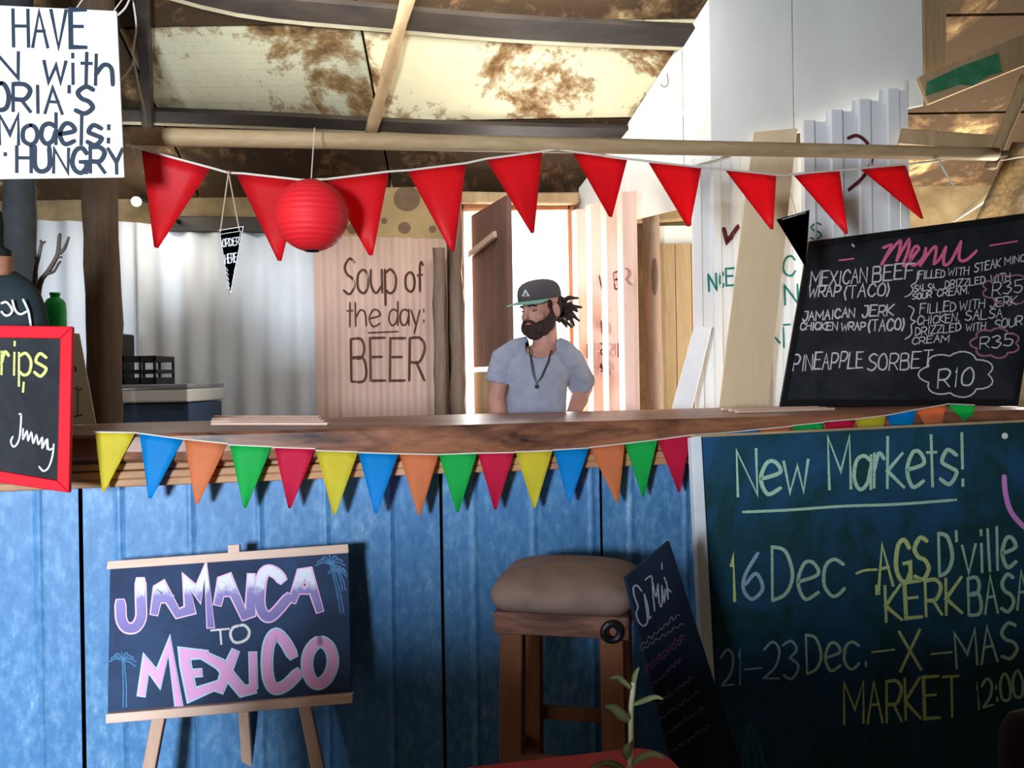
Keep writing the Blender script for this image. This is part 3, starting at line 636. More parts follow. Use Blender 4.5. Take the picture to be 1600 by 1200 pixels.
# slat mats on the bar
def slats(name, label, rowsl, group=None):
    t = thing(name, label, 'mat', Hz(rowsl[0][0], rowsl[0][1], BZ))
    for (x0, y0, x1, y1) in rowsl:
        a = Hz(x0, y0, BZ) + V((0, 0, .006)); b = Hz(x1, y1, BZ) + V((0, 0, .006)); bm = bmesh.new(); bar(bm, a, b, .022, .009, None, .002); obj('slat', bm, PALEPINE, t)
    return t
slats('slat_mat', 'bundle of pale wooden slats lying on the bar, left', [(332, 665, 514, 665), (332, 661, 508, 661), (333, 657, 503, 657.5), (335, 653.5, 500, 654)])
slats('slat_mat', 'row of flat slats lying on the bar at the right', [(1150, 646.5, 1302, 641.5), (1140, 644, 1290, 640), (1128, 642, 1278, 638.8)])
# lower bunting
lb = thing('multicolour_bunting', 'string of multicoloured paper flags along the bar edge', 'bunting', bx(0, 1.0, .03))
FL = [('yellow', (149, 676), (211, 677), (160, 775)), ('blue', (218, 678), (286, 687), (233, 786)), ('orange', (288, 687), (355, 694), (306, 795)), ('green', (359, 696), (424, 699), (382, 801)), ('red', (429, 700), (492, 702), (452, 801)),
      ('yellow', (494, 705), (559, 707), (522, 811)), ('blue', (560, 708), (622, 710), (587, 809)), ('orange', (624, 710), (685, 711), (655, 812)), ('green', (686, 711), (745, 709), (715, 807)), ('red', (747, 709), (803, 708), (774, 803)),
      ('yellow', (806, 707), (863, 705), (835, 800)), ('blue', (865, 704), (920, 701), (890, 790)), ('orange', (922, 700), (976, 694), (966, 792)), ('green', (977, 694), (1027, 688), (1005, 782)), ('red', (1028, 688), (1079, 681), (1062, 775)),
      ('yellow', (1080, 681), (1135, 677), (1110, 760)), ('blue', (1136, 677), (1185, 672), (1165, 750)), ('orange', (1186, 672), (1236, 667), (1215, 750)), ('green', (1238, 666), (1287, 661), (1268, 745)), ('red', (1288, 660), (1336, 656), (1318, 735)),
      ('yellow', (1336, 656), (1384, 650), (1366, 725)), ('blue', (1385, 650), (1431, 641), (1415, 720)), ('orange', (1432, 641), (1478, 633), (1465, 700)), ('green', (1480, 632), (1523, 634), (1516, 668))]
bfl = bpl(.036)
def dbar(x): return bfl.hit(x, 690).y
for i, (c, a, b, tp) in enumerate(FL):
    o = obj('flag', flagmesh(a, b, tp, dbar, curl=.004, seed=i * 1.3, blunt=.07), FLAG[c], lb, smooth=True); o['label'] = c + ' flag'
    bm = bmesh.new()
pts = []
for c, a, b, tp in FL: pts += [a, b]
bm = bmesh.new(); tube(bm, [P(x, y - 1, dbar(x)) for x, y in [(140, 676)] + pts], .0022, 5); obj('string', bm, CORD, lb)

# ---------------------------------------------------------------- signs and boards
def board(name, label, corners, depths, t_, m_, cat='board', frame=None, fm=None, fw=14, base=None):
    a, b, c, d = corners   # BL BR TR TL pixels; depths for BL BR TL
    A, B, D = P(*a, depths[0]), P(*b, depths[1]), P(*d, depths[2]); pl = Pl(A, B, D); Cc = pl.hit(*c)
    low = min(A.z, B.z); t = thing(name, label, cat, base or V(((A.x + B.x) / 2, (A.y + B.y) / 2, low)))
    bm = bmesh.new(); slab(bm, A, B, Cc, D, t_, .0015); obj('panel', bm, m_, t)
    return t, pl
# white sheet sign top left
t, pl = board('white_sign', 'large white sign with black marker words, hanging at the upper left', [(-170, 282), (194, 277), (182, 17), (-170, 0)], (2.05, 2.05, 2.05), .006, PAPER, 'sign')
words((('HAVE', (21, 72), (134, 74), 57), ('N', (-8, 120), (28, 121), 40), ('with', (68, 129), (176, 132), 47), ("ORIA'S", (-14, 172), (144, 179), 41), ('Models:', (-1, 224), (172, 227), 46), ('HUNGRY', (26, 268), (192, 270), 38), ('.', (3, 242), (12, 242), 18)), 7, pl.hit, INK, t, jit=.03)
bm = bmesh.new(); tube(bm, [P(120, 12, 2.05), P(150, -30, 2.06)], .0015, 5); tube(bm, [P(178, 17, 2.05), P(198, -10, 2.06)], .0015, 5); obj('hanging_string', bm, CORD, t)
# chalk-lettered torso form behind the red framed board
tf = thing('torso_form', 'dark rounded torso form with chalk letters, neck and cap at the left edge', 'figure', P(-10, 680, 2.36))
TD = 2.36
bm = bmesh.new(); rings = []
for y, xr in ((424, 24), (430, 34), (440, 50), (455, 62), (475, 70), (500, 76), (540, 79), (600, 78), (676, 76)):
    xl = -90 - (xr - 24); cx_ = (xr + xl) / 2; hw = (xr - xl) / 2
    rings.append([P(cx_ + hw * math.cos(k * PI / 12), y, TD + hw / F * TD * .45 * math.sin(k * PI / 12)) for k in range(24)])
loft(bm, rings); obj('torso', bm, flat('form_dark', (.016, .028, .035), .8), tf, smooth=True)
bm = bmesh.new(); rings = []
for y, hw in ((430, 42), (424, 41), (412, 41), (400, 41)): rings.append([P(-20 + hw * math.cos(k * PI / 10), y, TD + hw / F * TD * math.sin(k * PI / 10)) for k in range(20)])
loft(bm, rings); o = obj('neck', bm, mat('neck_brown', (.42, .19, .11), (.30, .13, .08), 14), tf, smooth=True); o['label'] = 'brown neck'
bm = bmesh.new(); rings = []
for y, hw in ((402, 40), (392, 40), (385, 28), (350, 28), (332, 25), (322, 18), (318, 8)): rings.append([P(-22 + hw * math.cos(k * PI / 10), y, TD + hw / F * TD * math.sin(k * PI / 10)) for k in range(20)])
loft(bm, rings); obj('cap', bm, flat('cap_dark', (.010, .02, .02), .9), tf, smooth=True)
tp = Pl(P(0, 500, TD - .08), P(50, 500, TD - .05), P(0, 420, TD - .08))
bm = bmesh.new(); raw(bm, [[(2, 474), (9, 472), (15, 477), (19, 485), (16, 491), (9, 493), (2, 487)], [(19, 469), (24, 485), (32, 491), (41, 487)], [(36, 468), (44, 486), (48, 508)]], 3.6, tp.hit, .02); obj('lettering', bm, WHT, tf)
# black sign sliver hanging at the left edge
# red framed blackboard
def framed(name, label, cs, dp, m_, fm, fw, cat='chalkboard', th=.018):
    t, pl = board(name, label, cs, dp, th * .5, m_, cat)
    (ax, ay), (bx_, by_), (cx_, cy_), (dx_, dy_) = cs
    pts = cs; cxm = sum(p[0] for p in pts) / 4; cym = sum(p[1] for p in pts) / 4
    ins = [(p[0] + fw * (1 if p[0] < cxm else -1), p[1] + fw * (1 if p[1] < cym else -1)) for p in pts]
    for k in range(4):
        p, q = pts[k], pts[(k + 1) % 4]; pi, qi = ins[k], ins[(k + 1) % 4]
        bm = bmesh.new(); slab(bm, pl.hit(*p, .008), pl.hit(*q, .008), pl.hit(*qi, .008), pl.hit(*pi, .008), th, .002); obj('frame_rail', bm, fm, t)
    return t, pl
t, pl = framed('red_framed_chalkboard', 'red framed blackboard at the left edge chalked trips and a signature', [(-170, 730), (108, 770), (113, 510), (-170, 506)], (1.98, 2.05, 2.0), BBLACK, REDFR, 19)
bm = bmesh.new(); text(bm, 'trips', (-14, 583), (72, 588), 52, 4.6, pl.hit, .001); raw(bm, [[(37, 598), (36, 612)]], 4.6, pl.hit, .001); o = obj('lettering', bm, YGR, t); o['label'] = 'lime green chalk word'
bm = bmesh.new(); raw(bm, [[(30, 647), (33, 650), (31, 680), (27, 693), (21, 698), (17, 690), (20, 682)], [(36, 670), (36, 686), (42, 674), (44, 688), (49, 676), (52, 692), (57, 680), (60, 694), (66, 684), (66, 700), (72, 688), (74, 702)], [(74, 686), (76, 702), (83, 700)], [(84, 694), (82, 712), (76, 730), (68, 736), (61, 729)]], 2.8, pl.hit, .001)
obj('signature', bm, WHT, t)
# cream lettered sheet leaning behind
t, pl = board('cream_placard', 'cream lettered placard leaning between red framed board and dark post', [(96, 664), (150, 662), (124, 521), (96, 520)], (2.75, 2.75, 2.85), .004, CREAMP, 'placard')
bm = bmesh.new(); raw(bm, [[(114, 573), (119, 576), (117, 580), (113, 578)], [(112, 607), (121, 607)], [(121, 604), (121, 650)], [(116, 651), (128, 648)], [(128, 606), (124, 610)]], 2.2, pl.hit, .001); obj('lettering', bm, BROWNINK, t)
# menu board
mt, mp_ = board('menu_chalkboard', 'big blackboard headed Menu with prices, standing on the bar at the right', [(1219, 635), (1591, 635), (1640, 328), (1264, 377)], (3.22, 3.25, 3.34), .016, BBLACK, 'chalkboard', base=Hz(1400, 640, BZ))
S = mp_.hit
bm = bmesh.new()
for a, b in (((1220, 627), (1592, 632)), ((1592, 632), (1640, 328)), ((1640, 328), (1264, 377)), ((1264, 377), (1220, 627))):
    pass
fr_ = [((1219, 635), (1591, 635), (1585, 624), (1231, 624)), ((1264, 377), (1640, 328), (1634, 338), (1272, 387)), ((1219, 635), (1264, 377), (1272, 387), (1230, 624)), ((1591, 635), (1640, 328), (1631, 338), (1584, 624))]
for a, b, c, d in fr_:
    bm = bmesh.new(); slab(bm, S(*a, .006), S(*b, .006), S(*c, .006), S(*d, .006), .012, .001); obj('frame_rail', bm, BLACKM, mt)
mz = lambda p: (1220 + p[0] / 3.871, 330 + p[1] / 3.871)
bm = bmesh.new()
raw(bm, [[(618, 222), (668, 205), (640, 265), (607, 325)], [(607, 325), (660, 245), (722, 178), (718, 235), (700, 300)], [(700, 300), (735, 235), (775, 172), (770, 240), (740, 322), (765, 322), (810, 262), (835, 225), (815, 212), (790, 250), (782, 300), (800, 328), (840, 305), (880, 250)],
         [(878, 222), (860, 290), (842, 330)], [(842, 330), (890, 260), (930, 215), (940, 235), (925, 320)], [(925, 320), (960, 290), (1000, 215)], [(1000, 215), (985, 285), (990, 325), (1030, 300), (1090, 182)], [(1090, 182), (1078, 270), (1090, 300), (1130, 290), (1185, 238)]], 4.6, S, .001, tr=mz)
o = obj('heading', bm, PNK, mt); o['label'] = 'pink chalk heading'
for q in ([(355, 297), (440, 287)], [(1265, 208), (1430, 181)]): bm = bmesh.new(); raw(bm, [q], 3.4, S, .001, tr=mz); obj('dash', bm, PNK, mt)
words((('MEXICAN', (1266, 448), (1354, 441), 22), ('BEEF', (1363, 440), (1427, 435), 23), ('WRAP', (1263, 464), (1312, 464), 17), ('(TACO)', (1317, 466), (1390, 462), 20),
        ('JAMAICAN', (1254, 502), (1335, 495), 14), ('JERK', (1347, 495), (1396, 493), 17), ('CHICKEN', (1250, 516), (1308, 515), 12), ('WRAP', (1314, 516), (1352, 515), 12), ('(TACO)', (1355, 518), (1413, 515), 17),
        ('PINEAPPLE', (1239, 579), (1348, 574), 25), ('SORBET', (1355, 579), (1454, 574), 26), ('R10', (1465, 606), (1520, 600), 27)), 2.7, S, WHT, mt, off=.001, slant=.12, jit=.05)
bm = bmesh.new()
raw(bm, [[(1434, 424), (1432, 440), (1424, 446), (1427, 452), (1422, 460), (1414, 464)], [(1420, 478), (1428, 484), (1423, 498), (1430, 502), (1424, 508), (1424, 522), (1414, 530)]], 2, S, .001)
obj('brackets', bm, WHT, mt)
bm = bmesh.new(); cloud(bm, 1495, 585, 58, 35, 7, 2.2, S); obj('price_cloud', bm, WHT, mt)
words((('FILLED', (1435, 436), (1476, 433), 12), ('WITH', (1481, 431), (1513, 429), 12), ('STEAK', (1522, 425), (1563, 417), 13), ('MINCE', (1570, 414), (1610, 406), 11),
        ('SALSA.', (1428, 456), (1464, 453), 10), ('DRIZZLED', (1476, 450), (1539, 443), 11), ('WITH', (1547, 442), (1578, 437), 11), ('SOUR', (1425, 468), (1455, 465), 9), ('CREAM.', (1464, 464), (1514, 458), 11),
        ('FILLED', (1437, 490), (1493, 486), 15), ('WITH', (1499, 484), (1538, 481), 14), ('JERK', (1547, 480), (1588, 476), 14), ('CHICKEN,', (1433, 508), (1499, 502), 13), ('SALSA', (1508, 501), (1566, 496), 15),
        ('DRIZZLED', (1430, 524), (1501, 517), 12), ('WITH', (1509, 517), (1539, 515), 11), ('SOUR', (1553, 514), (1597, 508), 14), ('CREAM', (1425, 538), (1482, 534), 11), ('R35', (1550, 462), (1597, 455), 20), ('R35', (1531, 546), (1582, 540), 18)), 1.9, S, WHT, mt, off=.001, slant=.12, jit=.05)
for c_ in ((1577, 452, 42, 23, 8, 2.6), (1555, 536, 38, 23, 7, 3.0)):
    bm = bmesh.new(); cloud(bm, *c_, S, .0012); o = obj('price_cloud', bm, DPK, mt); o['label'] = 'dull pink chalk cloud'
bm = bmesh.new(); raw(bm, [[(1332, 382), (1334, 385)]], 4, S, .001); obj('chalk_dot', bm, WHT, mt)
# big green chalkboard
gt, gp = board('green_chalkboard', 'large green chalkboard headed New Markets! leaning on the bar front', [(1122, 1260), (1720, 1260), (1720, 650), (1083, 684)], (2.30, 2.52, 2.46), .014, BGREEN, 'chalkboard')
G = gp.hit
bm = bmesh.new(); slab(bm, G(1108, 1260, .012), G(1128, 1260, .012), G(1096, 681, .012), G(1080, 683, .012), .03, .002); o = obj('frame_rail', bm, WHITEFR, gt); o['label'] = 'pale side rail'
bm = bmesh.new(); slab(bm, G(1082, 684, .004), G(1720, 654, .004), G(1720, 650, .004), G(1083, 680, .004), .022, .001); obj('top_rail', bm, POLE, gt)
words((('New', (1153, 775), (1264, 766), 72), ('Markets!', (1296, 765), (1508, 757), 80)), 6, G, GRN, gt, jit=.02, gap=.2)
bm = bmesh.new()
raw(bm, [[(1161, 800), (1230, 797), (1316, 791), (1400, 788), (1494, 781)]], 4.4, G); obj('underline', bm, GRN, gt)
words((('Dec', (1207, 940), (1320, 930), 84, 5.6), ("D'ville", (1468, 901), (1588, 886), 66, 6), ('Dec.', (1261, 1052), (1356, 1042), 62, 4.6), ('MAS', (1495, 1045), (1590, 1026), 56, 5.6), ('BASAAR', (1514, 962), (1660, 945), 58, 5.8), ('12:00', (1526, 1109), (1600, 1088), 42, 4.4)), 4, G, GRN, gt)
words((('AGS', (1373, 918), (1452, 902), 66, 7), ('1', (1140, 938), (1154, 937), 70, 7), ('"KERK', (1368, 972), (1503, 957), 56, 6.4), ('X', (1407, 1049), (1439, 1046), 62, 6.4), ('MARKET', (1319, 1132), (1498, 1119), 64, 5.6)), 4, G, YLG, gt, 'yellow green chalk word')
bm = bmesh.new()
raw(bm, [[(1363, 1019), (1397, 1015)], [(1455, 1022), (1487, 1019)], [(1338, 896), (1352, 891), (1370, 890)]], 4, G); o = obj('dashes', bm, YLG, gt)
words((('6', (1162, 936), (1192, 934), 70, 5.6), ('21', (1128, 1071), (1160, 1069), 56, 4), ('23', (1193, 1060), (1248, 1060), 58, 4)), 4, G, BLC, gt, 'blue chalk numeral')
bm = bmesh.new(); raw(bm, [[(1163, 1046), (1189, 1044)]], 4, G); obj('dash', bm, BLC, gt)
bm = bmesh.new(); raw(bm, [[(1569, 744), (1571, 770), (1580, 800), (1604, 826), (1630, 835)]], 8, G); o = obj('curve', bm, LIL, gt); o['label'] = 'lilac chalk curve'
bm = bmesh.new(); vs = [bm.verts.new(G(1570 + 5 * math.cos(k * PI / 8), 681 + 5 * math.sin(k * PI / 8), .003)) for k in range(16)]; bm.faces.new(vs); obj('screw_head', bm, PAPER, gt)
bm = bmesh.new(); raw(bm, [[(1158, 1200), (1166, 1150), (1172, 1130), (1184, 1160), (1196, 1200)], [(1168, 1190), (1170, 1140), (1182, 1190)], [(1110, 1200), (1114, 1165), (1120, 1150)]], 6, G, .0012); o = obj('drawing', bm, chalk('chalk_dull_teal', (.03, .17, .17), (.01, .05, .06), .5), gt); o['label'] = 'faint teal chalk drawing'
# narrow tilted board in front of it
nb, np_ = board('narrow_chalkboard', 'narrow dark chalkboard with slanted handwriting leaning beside the stool', [(1066, 1262), (1168, 1225), (1046, 845), (978, 902)], (1.86, 2.00, 1.86), .010, chalkboard('narrow_board', (.006, .012, .035), (.012, .03, .06), .5), 'chalkboard')
N_ = np_.hit
nz = lambda p: (960 + p[0] / 3.529, 830 + p[1] / 3.529)
bm = bmesh.new(); raw(bm, [[(150, 330), (125, 300), (105, 310), (110, 360), (130, 415), (120, 450), (135, 500), (160, 522), (182, 500), (178, 440), (165, 350)], [(165, 345), (185, 420), (190, 480), (202, 470)]], 2.6, N_, .001, tr=nz)
raw(bm, [[(170, 268), (205, 250), (212, 340), (222, 440)], [(208, 270), (230, 360), (240, 290)], [(240, 290), (248, 400), (262, 405), (262, 300)], [(262, 310), (275, 390), (280, 320)], [(275, 255), (290, 300), (296, 375)], [(296, 375), (290, 320), (312, 335)], [(262, 175), (262, 210)]], 2.4, N_, .001, tr=nz)
obj('lettering', bm, chalk('chalk_grey', (.45, .50, .58), BLK), nb)
def scrib(bm, a, b, h, n, wd):
    pts = []
    for i in range(n + 1):
        f = i / n; x = a[0] + (b[0] - a[0]) * f; y = a[1] + (b[1] - a[1]) * f
        pts.append((x + random.uniform(-1, 1), y - (h if i % 2 else 0) * random.uniform(.5, 1)))
    raw(bm, [pts], wd, N_, .001, tr=lambda p: p)
bm = bmesh.new()
for a, b, h in (((1000, 1012), (1062, 962), 9), ((1002, 1018), (1068, 975), 6), ((1026, 1105), (1082, 1060), 7), ((1030, 1128), (1092, 1082), 7), ((1040, 1150), (1100, 1108), 8), ((1048, 1178), (1112, 1135), 8)): scrib(bm, a, b, h, 14, 1.8)
obj('faint_handwriting', bm, DIMW, nb)['kind'] = 'stuff'
bm = bmesh.new()
for a, b, h in (((1008, 1048), (1068, 994), 8), ((1010, 1052), (1070, 1000), 6), ((1020, 1075), (1066, 1030), 7)): scrib(bm, a, b, h, 14, 2.0)
obj('pink_handwriting', bm, DIMP, nb)['kind'] = 'stuff'
# easel with JAMAICA TO MEXICO
EB = V(P(360, 1110, 2.2)); EB.z = 0
et = thing('easel_sign', 'wooden easel holding a dark chalkboard lettered JAMAICA TO MEXICO', 'easel', EB)
cs = [(168, 1117), (549, 1088), (544, 852), (172, 880)]
A, B, D = P(*cs[0], 2.12), P(*cs[1], 2.21), P(*cs[3], 2.19); ep = Pl(A, B, D); E = ep.hit
bm = bmesh.new(); slab(bm, A, B, E(*cs[2]), D, .012, .001); obj('panel', bm, BBLUE, et)
bm = bmesh.new(); slab(bm, E(166, 890, .01), E(545, 864, .01), E(544, 850, .01), E(168, 877, .01), .022, .002); obj('top_rail', bm, PALEPINE, et)
bm = bmesh.new(); slab(bm, E(165, 1131, .03), E(551, 1099, .03), E(551, 1085, .03), E(165, 1116, .03), .045, .002); obj('ledge', bm, PALEPINE, et)
bm = bmesh.new(); slab(bm, E(356, 852, .016), E(374, 851, .016), E(374, 863, .016), E(356, 864, .016), .02, .001); obj('clip', bm, PALEPINE, et)
for (x0, y0, x1, y1, wpx, off) in ((272, 1000, 232, 1210, 21, -.02), (454, 990, 498, 1205, 20, -.02)):
    a = E(x0, y0, off); b = E(x1, y1, off); d = (b - a).normalized(); e_ = a + d * ((-a.z) / d.z)
    bm = bmesh.new(); bar(bm, a - d * .12, e_, .034, .018, V((1, 0, 0)), .002); obj('leg', bm, PINELEG, et)
a = E(376, 1020, -.05); b = P(388, 1210, 2.36); d = (b - a).normalized(); e_ = a + d * (-a.z / d.z); bm = bmesh.new(); bar(bm, a, e_, .03, .018, V((1, 0, 0)), .002); obj('leg', bm, PINELEG, et)
ez = lambda p: (160 + p[0] / 4, 840 + p[1] / 4)
JA = [('c', [(238, 270), (240, 400), (240, 500), (205, 560), (150, 562), (118, 510), (112, 405)]), ('l', [(325, 465), (350, 325), (375, 310), (470, 478)]), ('l', [(350, 385), (425, 385)]),
      ('l', [(470, 478), (548, 452), (525, 275), (600, 355), (645, 200), (675, 545)]), ('l', [(722, 405), (750, 275), (785, 262), (885, 490)]), ('l', [(748, 345), (812, 345)]), ('l', [(885, 490), (925, 470), (930, 245)]),
      ('c', [(1122, 262), (1085, 222), (1035, 205), (1000, 240), (985, 330), (985, 430), (1020, 492), (1070, 480), (1165, 372)]), ('l', [(1190, 388), (1245, 228), (1285, 222), (1355, 448)]), ('l', [(1215, 330), (1310, 330)])]
ME = [('l', [(245, 972), (272, 785), (350, 885), (418, 672), (475, 1035)]), ('l', [(640, 730), (512, 722), (520, 800), (558, 985), (720, 920)]), ('l', [(540, 850), (603, 845)]), ('l', [(620, 730), (735, 790), (875, 960), (940, 950)]),
      ('l', [(825, 722), (770, 850), (735, 950)]), ('l', [(940, 735), (945, 925)]), ('c', [(1188, 735), (1140, 650), (1085, 602), (1042, 660), (1028, 780), (1040, 890), (1080, 945), (1150, 920), (1225, 845)]),
      ('c', [(1360, 650), (1300, 700), (1278, 790), (1300, 880), (1350, 915), (1410, 870), (1440, 780), (1420, 690), (1360, 650)])]
def layer(strokes, wd, off, m_, name, label=None):
    bm = bmesh.new()
    for k, pts in strokes:
        q = [ez(p) for p in pts]; stroke(bm, catmull(q) if k == 'c' else q, wd, E, off); off += .00006
    o = obj(name, bm, m_, et)
    if label: o['label'] = label
outp = chalk('chalk_outline_pink', (.85, .55, .80), (.02, .04, .09), .3)
m_, tt, b_ = nt('chalk_two_tone', .95, 0, .05); mp = coords(tt); sep = tt.nodes.new('ShaderNodeSeparateXYZ'); tt.links.new(mp.outputs[0], sep.inputs[0])
z0_ = E(300, 975).z - EB.z; n = noise(tt, mp, 60, 3); ad = tt.nodes.new('ShaderNodeMath'); ad.operation = 'MULTIPLY_ADD'; ad.inputs[1].default_value = .05; tt.links.new(n, ad.inputs[0]); tt.links.new(sep.outputs[2], ad.inputs[2])
mr = tt.nodes.new('ShaderNodeMapRange'); mr.inputs[1].default_value = z0_; mr.inputs[2].default_value = z0_ + .2; tt.links.new(ad.outputs[0], mr.inputs[0])
tt.links.new(ramp(tt, mr.outputs[0], [(.0, (.20, .17, .42)), (.50, (.28, .25, .52)), (.62, (.72, .76, .88)), (1, (.80, .84, .92))]), b_.inputs['Base Color'])
layer(JA, 19, .001, outp, 'outline', 'pink chalk outline'); layer(JA, 14, .0025, m_, 'lettering')
layer(ME, 20, .001, chalk('chalk_outline_blue', (.50, .72, .90), (.02, .04, .09), .3), 'outline', 'pale blue chalk outline'); layer(ME, 14.5, .0025, chalk('chalk_pinklilac', (.80, .42, .74), (.02, .04, .09), .3), 'lettering', 'pink lilac chalk letters')
bm = bmesh.new(); raw(bm, [[(680, 580), (790, 570)], [(736, 577), (743, 665)]], 4.4, E, tr=ez); raw(bm, [[(855, 550), (815, 565), (800, 605), (820, 650), (860, 655), (905, 630), (918, 585), (890, 550), (855, 550)]], 4.4, E, tr=ez)
obj('lettering', bm, WHT, et)
bm = bmesh.new()
def palm(cx_, cy_, s_, tx, ty):
    L = []
    for a in (-170, -150, -125, -95, -65, -35, -10, 15):
        r = math.radians(a); L.append([(cx_, cy_), (cx_ + s_ * .5 * math.cos(r), cy_ + s_ * .55 * math.sin(r) - 6), (cx_ + s_ * math.cos(r), cy_ + s_ * .75 * math.sin(r) + 18)])
    L.append([(cx_, cy_), ((cx_ + tx) / 2 + 4, (cy_ + ty) / 2), (tx, ty)]); L.append([(cx_ + 12, cy_), ((cx_ + tx) / 2 + 22, (cy_ + ty) / 2), (tx + 20, ty)]); return L
pm = chalk('chalk_palm_blue', (.09, .22, .42), (.02, .04, .09), .45)
for q in ((1425, 170, 95, 1490, 470), (1470, 215, 60, 1500, 330), (125, 770, 85, 130, 1060)):
    bm = bmesh.new(); raw(bm, palm(*q), 2.4, E, .001, tr=ez); o = obj('palm_drawing', bm, pm, et); o['label'] = 'faint blue chalk palm tree'

# ---------------------------------------------------------------- bar stool
SP = P(900, 900, 2.02); SB = V((P(888, 900, 2.13).x, 2.13, 0))
st = thing('bar_stool', 'square wooden bar stool with beige padded cushion before the bar', 'stool', SB)
sa = math.radians(-12); sx = V((math.cos(sa), math.sin(sa), 0)); sy = V((-math.sin(sa), math.cos(sa), 0))
def sp_(u, v, z): return SB + sx * u + sy * v + V((0, 0, z))
ST = .695; hw = .178
bm = bmesh.new(); rings = []
def sq(h, z, rnd, pw=.32):
    out = []
    for k in range(40):
        a = 2 * PI * k / 40; c_, s_ = math.cos(a), math.sin(a)
        out.append(sp_(h * math.copysign(abs(c_) ** pw, c_), h * math.copysign(abs(s_) ** pw, s_), z))
    return out
for h, z in ((hw * .80, ST), (hw * .97, ST + .004), (hw * 1.03, ST + .022), (hw * 1.04, ST + .040), (hw * 1.0, ST + .058), (hw * .90, ST + .072), (hw * .72, ST + .082), (hw * .48, ST + .089), (hw * .22, ST + .092), (.01, ST + .093)): rings.append(sq(h, z, 0, .32 + .45 * max(0, (z - ST - .05) / .05)))
loft(bm, rings); obj('cushion', bm, CUSHION, st, smooth=True)
for s_ in (-1, 1):
    bm = bmesh.new(); bar(bm, sp_(-hw * .93, s_ * hw * .86, ST - .028), sp_(hw * .93, s_ * hw * .86, ST - .028), .03, .055, sy, .003, 6, .004); obj('apron', bm, STOOLFRAME, st)
    bm = bmesh.new(); bar(bm, sp_(s_ * hw * .86, -hw * .93, ST - .028), sp_(s_ * hw * .86, hw * .93, ST - .028), .03, .055, sx, .003, 6, .004); obj('apron', bm, STOOLFRAME, st)
    bm = bmesh.new(); bar(bm, sp_(s_ * .15, -.15, .25), sp_(s_ * .15, .15, .25), .022, .035, sx, .002); obj('stretcher', bm, STOOLWOOD, st)
    bm = bmesh.new(); bar(bm, sp_(-.15, s_ * .15, .32), sp_(.15, s_ * .15, .32), .022, .035, sy, .002); obj('stretcher', bm, STOOLWOOD, st)
    for s2 in (-1, 1):
        bm = bmesh.new(); bar(bm, sp_(s_ * .125, s2 * .13, ST - .05), sp_(s_ * .135, s2 * .14, 0), .058, .05, sx, .003); obj('leg', bm, STOOLWOOD, st)
bm = bmesh.new(); q = sp_(.13, -hw * .93 - .02, ST - .03); tube(bm, [q + V((.02 * math.cos(k * PI / 8), 0, .02 * math.sin(k * PI / 8))) for k in range(17)], .009, 8); obj('ring_bracket', bm, BLACKM, st)

# ---------------------------------------------------------------- behind the bar, left
fz = thing('chest_freezer', 'low white-topped chest freezer behind the bar at the left', 'freezer', V((P(240, 600, 4.1).x, 4.1, 0)))
a = P(172, 600, 4.0); b = P(301, 600, 4.0)
bm = bmesh.new(); box(bm, (a.x, 3.95, .03), (b.x, 4.4, a.z - .10), .008); obj('body', bm, flat('freezer_blue', (.04, .08, .16), .4), fz)
bm = bmesh.new(); box(bm, (a.x - .005, 3.93, a.z - .095), (b.x + .005, 4.42, a.z - .03), .008); obj('lid', bm, WHITEPANEL, fz)
bm = bmesh.new(); box(bm, (a.x, 3.925, a.z - .025), (b.x + .005, 4.42, a.z - .005), .004); obj('lid_trim', bm, mat('grey_trim', (.35, .37, .4)), fz)
bm = bmesh.new()
for dx in (.03, -.03):
    for yy in (4.0, 4.36): tube(bm, [V(((a.x if dx > 0 else b.x) + dx, yy, 0)), V(((a.x if dx > 0 else b.x) + dx, yy, .04))], .02, 8)
obj('feet', bm, BLACKM, fz)
zt2 = a.z - .005
ck = thing('black_crate', 'black open plastic crate on the chest freezer', 'crate', V((P(216, 598, 4.15).x, 4.12, zt2)))
x0 = P(191, 598, 4.02).x; x1 = P(243, 598, 4.02).x; zc = P(216, 556, 4.02).z
for z0, z1 in ((zt2, zt2 + .035), (zt2 + .055, zt2 + .075), (zc - .03, zc)):
    for lo, hi in (((x0, 4.02, z0), (x1, 4.032, z1)), ((x0, 4.24, z0), (x1, 4.252, z1)), ((x0, 4.02, z0), (x0 + .012, 4.252, z1)), ((x1 - .012, 4.02, z0), (x1, 4.252, z1))):
        bm = bmesh.new(); box(bm, lo, hi, .002); obj('rail', bm, BLACKM, ck)
for xx in (x0, (x0 + x1) / 2, x1 - .012):
    for yy in (4.02, 4.24): bm = bmesh.new(); box(bm, (xx, yy, zt2), (xx + .012, yy + .012, zc), .002); obj('upright', bm, BLACKM, ck)
bm = bmesh.new(); box(bm, (x0 + .01, 4.03, zt2), (x1 - .01, 4.24, zt2 + .01)); obj('base', bm, BLACKM, ck)
bm = bmesh.new(); xa = P(174, 598, 4.1).x; xb = P(190, 598, 4.1).x; box(bm, (xa, 4.1, zt2), (xb, 4.25, P(180, 521, 4.1).z), .006)
for k in range(3): box(bm, (xa + .008, 4.092, zt2 + .05 + k * .05), (xb - .008, 4.1, zt2 + .075 + k * .05), .002)
tag(obj('black_box', bm, BLACKM), 'tall narrow black box between the dark post and the crate', 'box')
